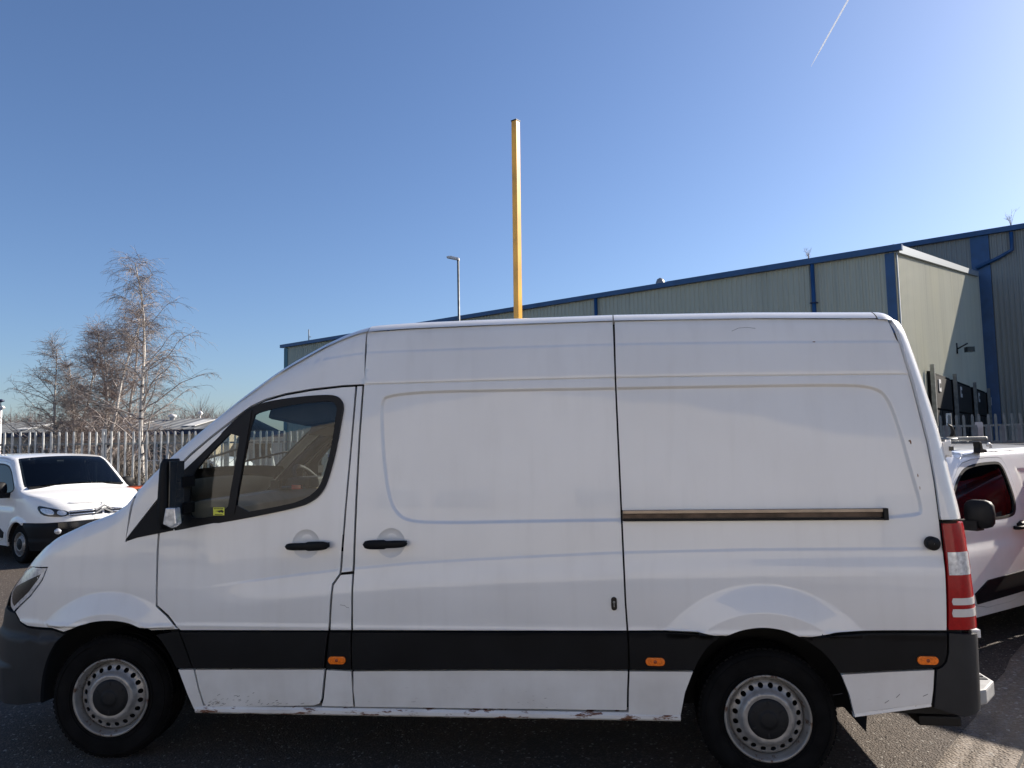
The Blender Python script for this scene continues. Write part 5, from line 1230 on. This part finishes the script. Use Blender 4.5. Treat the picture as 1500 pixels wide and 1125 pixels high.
for s_ in (-1, 1): mb = MB(); mb.prism([(0, -.06, l2[2]), (s_*.10, -.06, l2[2]+.04), (s_*.17, -.06, l2[2]-.04), (s_*.12, -.06, l2[2]-.10)], (0, .12, 0)); mb.build('lantern', M['label'], ll, bev=.01)
mb = MB(); mb.lathe([(.001, l2[2]+.32), (.12, l2[2]+.28), (.13, l2[2]+.22), (.001, l2[2]+.18)], (0, 0, 0), 14, axis='z'); mb.tube([(0, 0, l2[2]), (0, 0, l2[2]+.2)], .02, 6); mb.build('sensor_dome', M['navy'], ll)
# orange barrier
b0, b1 = at(186, 714.5, 13.2), at(240, 710.5, 13.6)
ob = empty('barrier_rail', (b0[0], b0[1], 0), math.atan2(b1[1]-b0[1], b1[0]-b0[0])); tag(ob, 'orange barrier rail between the small van and the big van bonnet', 'barrier')
Lb = float(np.hypot(b1[0]-b0[0], b1[1]-b0[1]))+1.2
mb = MB(); mb.tube([(0, 0, b0[2]), (Lb, 0, b0[2]+.02)], .028, 8); mb.build('rail', M['orange_bar'], ob)
for x in (.1, Lb-.1): mb = MB(); mb.tube([(x, .0, 0), (x, 0, b0[2]-.02)], .025, 8); mb.build('post', M['galv_dark'], ob)

# ------------------------------------------------------------------ far low building on the left
fo = at(-60, 664, 62); fe = at(312, 658, 60); fv = (fe-fo)[:2]; Lf = float(np.linalg.norm(fv)); fdv = fv/Lf; fn = np.array((-fdv[1], fdv[0]))
lo_ = empty('industrial_unit', (fo[0], fo[1], 0), math.atan2(fdv[1], fdv[0])); tag(lo_, 'long low brick unit with grey sheet roof and navy fascia beyond the fence', 'industrial unit')
mb = MB(); mb.box((0, 0, 0), (Lf, 12, 3.05)); mb.build('wall', M['brick'], lo_)
mb = MB(); mb.box((-.2, -.25, 3.05), (Lf+.2, -.02, 3.42)); mb.build('fascia', M['navy'], lo_)
mb = MB(); n_ = int(Lf/.9); vs = []
for i in range(n_+1):
    x = -.3+(Lf+.6)*i/n_
    for dx, dz in ((0, 0), (.12, .07), (.24, 0)): vs += [(x+dx, -.4, 3.42+dz), (x+dx, 6, 4.55+dz), (x+dx, 12.4, 3.42+dz)]
k = 3; mb.add(vs, [(3*i, 3*i+3, 3*i+4, 3*i+1) for i in range(len(vs)//3-1)]+[(3*i+1, 3*i+4, 3*i+5, 3*i+2) for i in range(len(vs)//3-1)]); rf = mb.build('roof', M['roof_grey'], lo_)
for i, x in enumerate((4.2, 9.1, 13.4, 19.0, 24.5)):
    if x > Lf-2: break
    mb = MB(); mb.prism([(x, 1.0, 3.72), (x+1.1, 1.0, 3.72), (x+1.1, 4.4, 4.33), (x, 4.4, 4.33)], (0, 0, .05)); mb.build('rooflight', M['concrete_block'], rf)
    mb = MB(); mb.lathe([(.001, 5.0), (.35, 4.9), (.35, 4.7), (.22, 4.65), (.22, 4.3)], (x+2.2, 5.4, 0), 12, axis='z'); mb.build('roof_vent', M['label'], rf)
nwin = int((Lf-2)/2.6)
for i in range(nwin):
    x = 1+i*2.6
    mb = MB(); mb.box((x, -.05, .9), (x+1.7, .02, 2.45)); w = mb.build('window', M['label'], lo_)
    for a_, b_ in ((.08, .8), (.9, 1.62)): mb = MB(); mb.box((x+a_, -.07, 1.0), (x+b_, -.045, 2.35)); mb.build('pane', M['winglass'], w)
# pale block right of it, seen between the pillars of the cab
q0 = at(318, 656, 66); e = empty('office_block', (q0[0], q0[1], 0), math.atan2(fdv[1], fdv[0])-.25); tag(e, 'pale flat-roofed block with blue band seen through the cab windows', 'building')
mb = MB(); mb.box((0, 0, 0), (22, 10, 2.75)); mb.build('wall', M['label'], e); mb = MB(); mb.box((-.1, -.12, 2.75), (22.1, 10, 3.25)); mb.build('fascia', M['blue'], e)
for i in range(7): mb = MB(); mb.box((1+i*3, -.05, .9), (2.9+i*3, .03, 2.2)); mb.build('window', M['winglass'], e)

# parked vehicles beyond the fence
for (u, v, D, rz, mm, lab) in ((222, 690, 25, -.2, 'white3', 'white car parked beyond the fence, seen between the pales above the orange rail'),
                                (402, 690, 27, .1, 'blue', 'dark blue car beyond the fence, seen through the cab windows')):
    q = at(u, v, D); vehicle('parked_car', lab, 'car', M[mm], (q[0], q[1], 0), rz, 1.05, detail=False, cargo=False,
        top=[(0, .78), (.12, .84), (.4, .90), (.9, .96), (1.15, 1.0), (1.5, 1.22), (1.78, 1.36), (2.2, 1.44), (2.8, 1.43), (3.3, 1.33), (3.7, 1.05), (4.2, .98), (4.36, .93)], bump=None, group='cars parked beyond the fence')
# ------------------------------------------------------------------ behind the viewer: what the paint and glass mirror, and pale bounce surfaces
rw = empty('factory_unit', (-17, -22, 0)); tag(rw, 'clad factory unit with roller doors across the yard, mirrored in the van side', 'factory')
M['palewall'] = mat('pale_painted_wall', (.76, .72, .65), .7, noise=.08, nscale=.7)  # wall made pale to bounce fill light onto the van side
clad(np.array((0., 0.)), np.array((1., 0.)), 40, 2.4, lambda s: 8.1-.19*abs(s-17), 'front_wall', M['palewall'], rw, 1.0, .006, np.array((0, 1.)))
mb = MB(); mb.box((0, -.2, 0), (40, .02, 2.4)); mb.build('plinth', M['palewall'], rw)
mb = MB(); mb.add([(0, 0, 4.87), (17, 0, 8.1), (40, 0, 3.73), (40, -25, 3.73), (17, -25, 8.1), (0, -25, 4.87)], [(0, 1, 4, 5), (1, 2, 3, 4)]); mb.build('roof', M['roof_grey'], rw)
mb = MB(); mb.box((-.05, -25, 0), (.0, -.2, 4.8)); mb.box((40, -25, 0), (40.05, -.2, 3.7)); mb.build('end_wall', M['clad'], rw)
for i in (0, 1, 3):
    mb = MB(); mb.box((12+i*2.3, .06, 3.0), (13.7+i*2.3, .12, 4.2)); w = mb.build('window', M['label'], rw); mb = MB(); mb.box((12.1+i*2.3, .12, 3.1), (13.6+i*2.3, .13, 4.1)); mb.build('pane', M['concrete_block'], w)
for x in (3, 28.5): 
    d = None
    mb = MB(); mb.box((x, .03, .0), (x+4.6, .10, 3.6)); d = mb.build('roller_door', M['concrete_block'], rw)
    for k_ in range(11): mb = MB(); mb.box((x+.1, .10, .1+k_*.32), (x+4.5, .13, .36+k_*.32)); mb.build('door_slat', M['concrete_block'], d)
cc, _ = vehicle('parked_car', 'cream saloon car parked across the yard, mirrored in the cab door glass', 'car', M['cream'], (-5.2, -15.5, 0), math.pi, .96, detail=False, cargo=False,
        top=[(0, .78), (.12, .84), (.4, .90), (.9, .96), (1.15, 1.0), (1.5, 1.22), (1.78, 1.36), (2.2, 1.44), (2.8, 1.43), (3.3, 1.33), (3.7, 1.05), (4.2, .98), (4.36, .93)], bump=None)

mb = MB(); mb.add([(-30, -21.7, .004), (34, -21.7, .004), (34, -7.5, .004), (-30, -7.5, .004)], [(0, 1, 2, 3)]); yd = mb.build('yard', ground_mat('bounce_yard_concrete', (.36, .335, .30), (.43, .40, .36), 60., wear=(.36, .34, .31))); yd['kind'] = 'structure'  # pale ground out of view, added to bounce warm fill onto the van
# ------------------------------------------------------------------ trees
def bark_mat():
    m, n, b = nodes_of('birch_bark'); tc = N(n, 'ShaderNodeTexCoord'); mp = N(n, 'ShaderNodeMapping'); mp.inputs['Scale'].default_value = (2, 2, 9); n.links.new(tc.outputs['Object'], mp.inputs[0])
    t = N(n, 'ShaderNodeTexNoise', Scale=1.2, Detail=5.); n.links.new(mp.outputs[0], t.inputs['Vector'])
    n.links.new(mixc(n, ramp(n, t.outputs['Fac'], .55, .63), (.52, .49, .45), (.07, .055, .05)), b.inputs['Base Color']); b.inputs['Roughness'].default_value = .8; return m
M['bark'] = bark_mat(); M['limb'] = mat('pale_limb', (.33, .29, .27), .8, noise=.35, nscale=4); M['twig_red'] = mat('reddish_twig', (.235, .185, .165), .8, noise=.3, nscale=2)
def tube_fast(V, F, pts, r0, r1, n=3):
    k = len(pts); base = len(V)
    for i, p in enumerate(pts):
        d = pts[min(i+1, k-1)]-pts[max(i-1, 0)]; d = d/(np.linalg.norm(d)+1e-9); a = np.array((-d[1], d[0], 0.)); a = a/(np.linalg.norm(a)+1e-6) if np.linalg.norm(a) > 1e-3 else np.array((1., 0, 0)); b = np.cross(d, a)
        r = r0+(r1-r0)*i/(k-1)
        for j in range(n): t = 2*math.pi*j/n; V.append(p+r*(math.cos(t)*a+math.sin(t)*b))
    for i in range(k-1):
        for j in range(n): F.append((base+i*n+j, base+i*n+(j+1) % n, base+(i+1)*n+(j+1) % n, base+(i+1)*n+j))
def birch(loc, H, seed, lab, lean=(0, 0), spread=.42, twm='twig', dens=1.0, trunk_r=.10, droop=1.0, multi=1, first=.22, tw=.006):
    r = np.random.default_rng(seed); e = empty('birch_tree', loc); tag(e, lab, 'tree', 'bare birch trees behind the fence')
    for m_i in range(multi):
        TV, TF, LV, LF, WV, WF = [], [], [], [], [], []
        nseg = 14; pts = []; p = np.array((r.normal(0, .15)*(multi > 1), r.normal(0, .15)*(multi > 1), 0.)); d = np.array((lean[0]+(r.normal(0, .10) if multi > 1 else 0), lean[1], 1.)); hh = H*(1 if m_i == 0 else r.uniform(.7, .95))
        for i in range(nseg+1):
            pts.append(p.copy()); d = d+np.array((r.normal(0, .05), r.normal(0, .05), 0)); d[:2] *= .93; p = p+d/np.linalg.norm(d)*hh/nseg
        tube_fast(TV, TF, pts, trunk_r, .012, 8)
        nb_ = int(38*dens)
        for b in range(nb_):
            f = first+(1-first)*(b+r.random())/nb_; f = min(f, .985); i = int(f*nseg); q = pts[i]+(pts[min(i+1, nseg)]-pts[i])*(f*nseg-i)
            az = r.uniform(0, 6.283); L = hh*spread*(1-.80*abs(f-.35)**1.0)*r.uniform(.55, 1.05)*(1.15-f)**.5
            dr = np.array((math.cos(az), math.sin(az), r.uniform(.7, 1.3))); dr /= np.linalg.norm(dr); bp_ = [q.copy()]; w = q.copy(); ns = 9
            for k_ in range(ns):
                dr = dr+np.array((r.normal(0, .19), r.normal(0, .19), r.normal(0, .08)-.09*droop*(k_/ns)*2)); dr /= np.linalg.norm(dr); w = w+dr*L/ns; bp_.append(w.copy())
            tube_fast(LV, LF, bp_, max(.008, trunk_r*.35*(1-f)+.006), .004, 4)
            for k_ in range(int(22*dens)):
                j = r.uniform(1.5, ns); i2 = int(j) if j < ns else ns-1; q2 = bp_[i2]+(bp_[min(i2+1, ns)]-bp_[i2])*(j-i2)
                az2 = r.uniform(0, 6.283); t_ = np.array((math.cos(az2)*.8, math.sin(az2)*.8, r.uniform(-.2, .7))); t_ = t_/np.linalg.norm(t_)+dr*.5; l2_ = r.uniform(.3, 1.0)*H/8.5
                c = [q2.copy()]; w2 = q2.copy()
                for s_ in range(5): t_ = t_+np.array((r.normal(0, .24), r.normal(0, .24), r.normal(0, .12)-.24*droop)); t_ /= np.linalg.norm(t_); w2 = w2+t_*l2_/5; c.append(w2.copy())
                tube_fast(WV, WF, c, tw, tw*.6, 3)
                for _ in range(3):
                    i3 = r.integers(1, 5); t3 = t_+np.array((r.normal(0, .7), r.normal(0, .7), r.normal(0, .4))); t3 /= np.linalg.norm(t3); c3 = [c[i3], c[i3]+t3*l2_*.22, c[i3]+t3*l2_*.4+np.array((0, 0, -.09*droop*l2_))]
                    tube_fast(WV, WF, c3, tw*.8, tw*.5, 3)
        for nm, V, Fc, m in (('trunk', TV, TF, M['bark']), ('limbs', LV, LF, M['limb']), ('crown', WV, WF, M[twm])):
            me = bpy.data.meshes.new(nm); me.from_pydata([tuple(v) for v in V], [], Fc); me.update(); o = link(nm, me, m, e)
            if nm == 'crown': o['kind'] = 'stuff'
def tloc(u, v, D): q = at(u, v, D); return (q[0], q[1], 0)
birch(tloc(214, 660, 22), 7.3, 11, 'tallest birch, white trunk and long drooping twigs, right of the group', lean=(-.13, 0), spread=.44, dens=1.08, droop=.8, trunk_r=.085, tw=.004)
birch(tloc(180, 660, 24), 6.3, 12, 'slim birch just left of the tallest one, its top leaning into it', lean=(-.02, 0), spread=.36, twm='twig_red', dens=1.05, droop=.35, tw=.004, multi=2, trunk_r=.07, first=.12)
birch(tloc(142, 660, 23), 6.2, 13, 'reddish birch with a crooked pale trunk behind the small van aerial', lean=(.06, 0), spread=.40, twm='twig_red', dens=1.05, droop=.35, tw=.004, multi=2, trunk_r=.07, first=.12)
birch(tloc(122, 660, 25), 5.9, 15, 'thin birch with twiggy crown between the leftmost and the crooked one', lean=(0, 0), spread=.44, twm='twig_red', dens=.95, droop=.3, tw=.004, multi=2, trunk_r=.06, first=.10)
birch(tloc(94, 660, 24), 5.3, 14, 'spreading birch leftmost of the group, its low branches reaching left', lean=(-.03, 0), spread=.50, dens=1.0, twm='twig', first=.10, droop=.3, tw=.004, multi=2, trunk_r=.07)
# undergrowth behind the fence and the wood on the skyline
def scrub(name, lab, cat, u0, u1, D0, D1, hfun, n, m, seed, r_=.006, spread=.5):
    r = np.random.default_rng(seed); V, Fc = [], []
    for i in range(n):
        u = r.uniform(u0, u1); D = r.uniform(D0, D1); q = at(u, 660, D); h = hfun(u)*r.uniform(.45, 1.0); p = np.array((q[0], q[1], 0 if r.random() < .6 else h*r.uniform(.2, .7)))
        d = np.array((r.normal(0, spread), r.normal(0, spread), 1.)); c = [p.copy()]; d /= np.linalg.norm(d)
        for s_ in range(4): d = d+np.array((r.normal(0, .2), r.normal(0, .2), 0)); d /= np.linalg.norm(d); p = p+d*(h-p[2])/4*1.0; c.append(p.copy())
        tube_fast(V, Fc, c, r_*1.5, r_*.6, 3)
    me = bpy.data.meshes.new(name); me.from_pydata([tuple(v) for v in V], [], Fc); me.update(); o = link(name, me, m); tag(o, lab, cat, kind='stuff'); return o
scrub('undergrowth', 'tangle of bare brown undergrowth behind the palisade fence', 'undergrowth', -20, 300, 20, 29, lambda u: 2.3+.6*math.sin(u*.05), 4600, M['scrub'], 21, .010)
scrub('undergrowth', 'thin bare scrub behind the fence, seen through the cab windows', 'undergrowth', 300, 560, 21, 28, lambda u: 1.5, 1500, M['scrub'], 22, .010)
M['wood'] = mat('winter_wood', (.17, .135, .125), .9, noise=.35, nscale=.15)
scrub('distant_wood', 'distant line of bare brown trees on the skyline behind the low unit', 'wood', -150, 330, 84, 108, lambda u: 8.0+.8*math.sin(u*.045)+.5*math.sin(u*.13+1)+(.9 if 225 < u < 300 else 0), 30000, M['wood'], 23, .012, .40)
mk = MB(); q = at(293, 640, 80); mk.tube([(q[0], q[1], 0), (q[0], q[1], 1.77+(659-608)*80/1083)], .06, 6); mk.lathe([(.001, .3), (.3, 0), (.001, -.3)], (q[0], q[1], 1.77+(659-606)*80/1083), 12, axis='z'); tag(mk.build('mast', M['label']), 'thin distant mast with a white ball on top beside the bare trees', 'mast')
# grass verge behind the fence
mb = MB(); a = fstart+np.array((-fd[1], fd[0]))*.4; w_ = np.array((-fd[1], fd[0]))*20; b = a+fd*18
mb.add([(a[0], a[1], .004), (b[0], b[1], .004), (b[0]+w_[0], b[1]+w_[1], .004), (a[0]+w_[0], a[1]+w_[1], .004)], [(0, 1, 2, 3)]); vg = mb.build('verge', mat('winter_grass', (.09, .085, .035), .9, noise=.4, nscale=3)); vg['kind'] = 'structure'
# contrail
c0, c1 = at(1188, 97.5, 5200), at(1250, -14, 5200); c2 = c0+(c1-c0)*2.2
mb = MB(); k_ = 24; mb.tube([c0+(c2-c0)*(i/k_) for i in range(k_+1)], [1.2+3.6*min(1, i/3)*(1+.9*i/k_) for i in range(k_+1)], 8)
m, n, b = nodes_of('contrail_vapour'); n.nodes.remove(b); tr = N(n, 'ShaderNodeBsdfTransparent'); df = N(n, 'ShaderNodeBsdfDiffuse'); df.inputs[0].default_value = (.9, .9, .9, 1); tl_ = N(n, 'ShaderNodeBsdfTranslucent'); tl_.inputs[0].default_value = (.9, .9, .9, 1)
ms = N(n, 'ShaderNodeMixShader'); ms.inputs[0].default_value = .5; n.links.new(df.outputs[0], ms.inputs[1]); n.links.new(tl_.outputs[0], ms.inputs[2]); m2 = N(n, 'ShaderNodeMixShader'); m2.inputs[0].default_value = .55
n.links.new(tr.outputs[0], m2.inputs[1]); n.links.new(ms.outputs[0], m2.inputs[2]); n.links.new(m2.outputs[0], n.nodes['Material Output'].inputs[0])
tag(mb.build('contrail', m), 'thin white contrail slanting down the sky at upper right', 'contrail', kind='stuff')
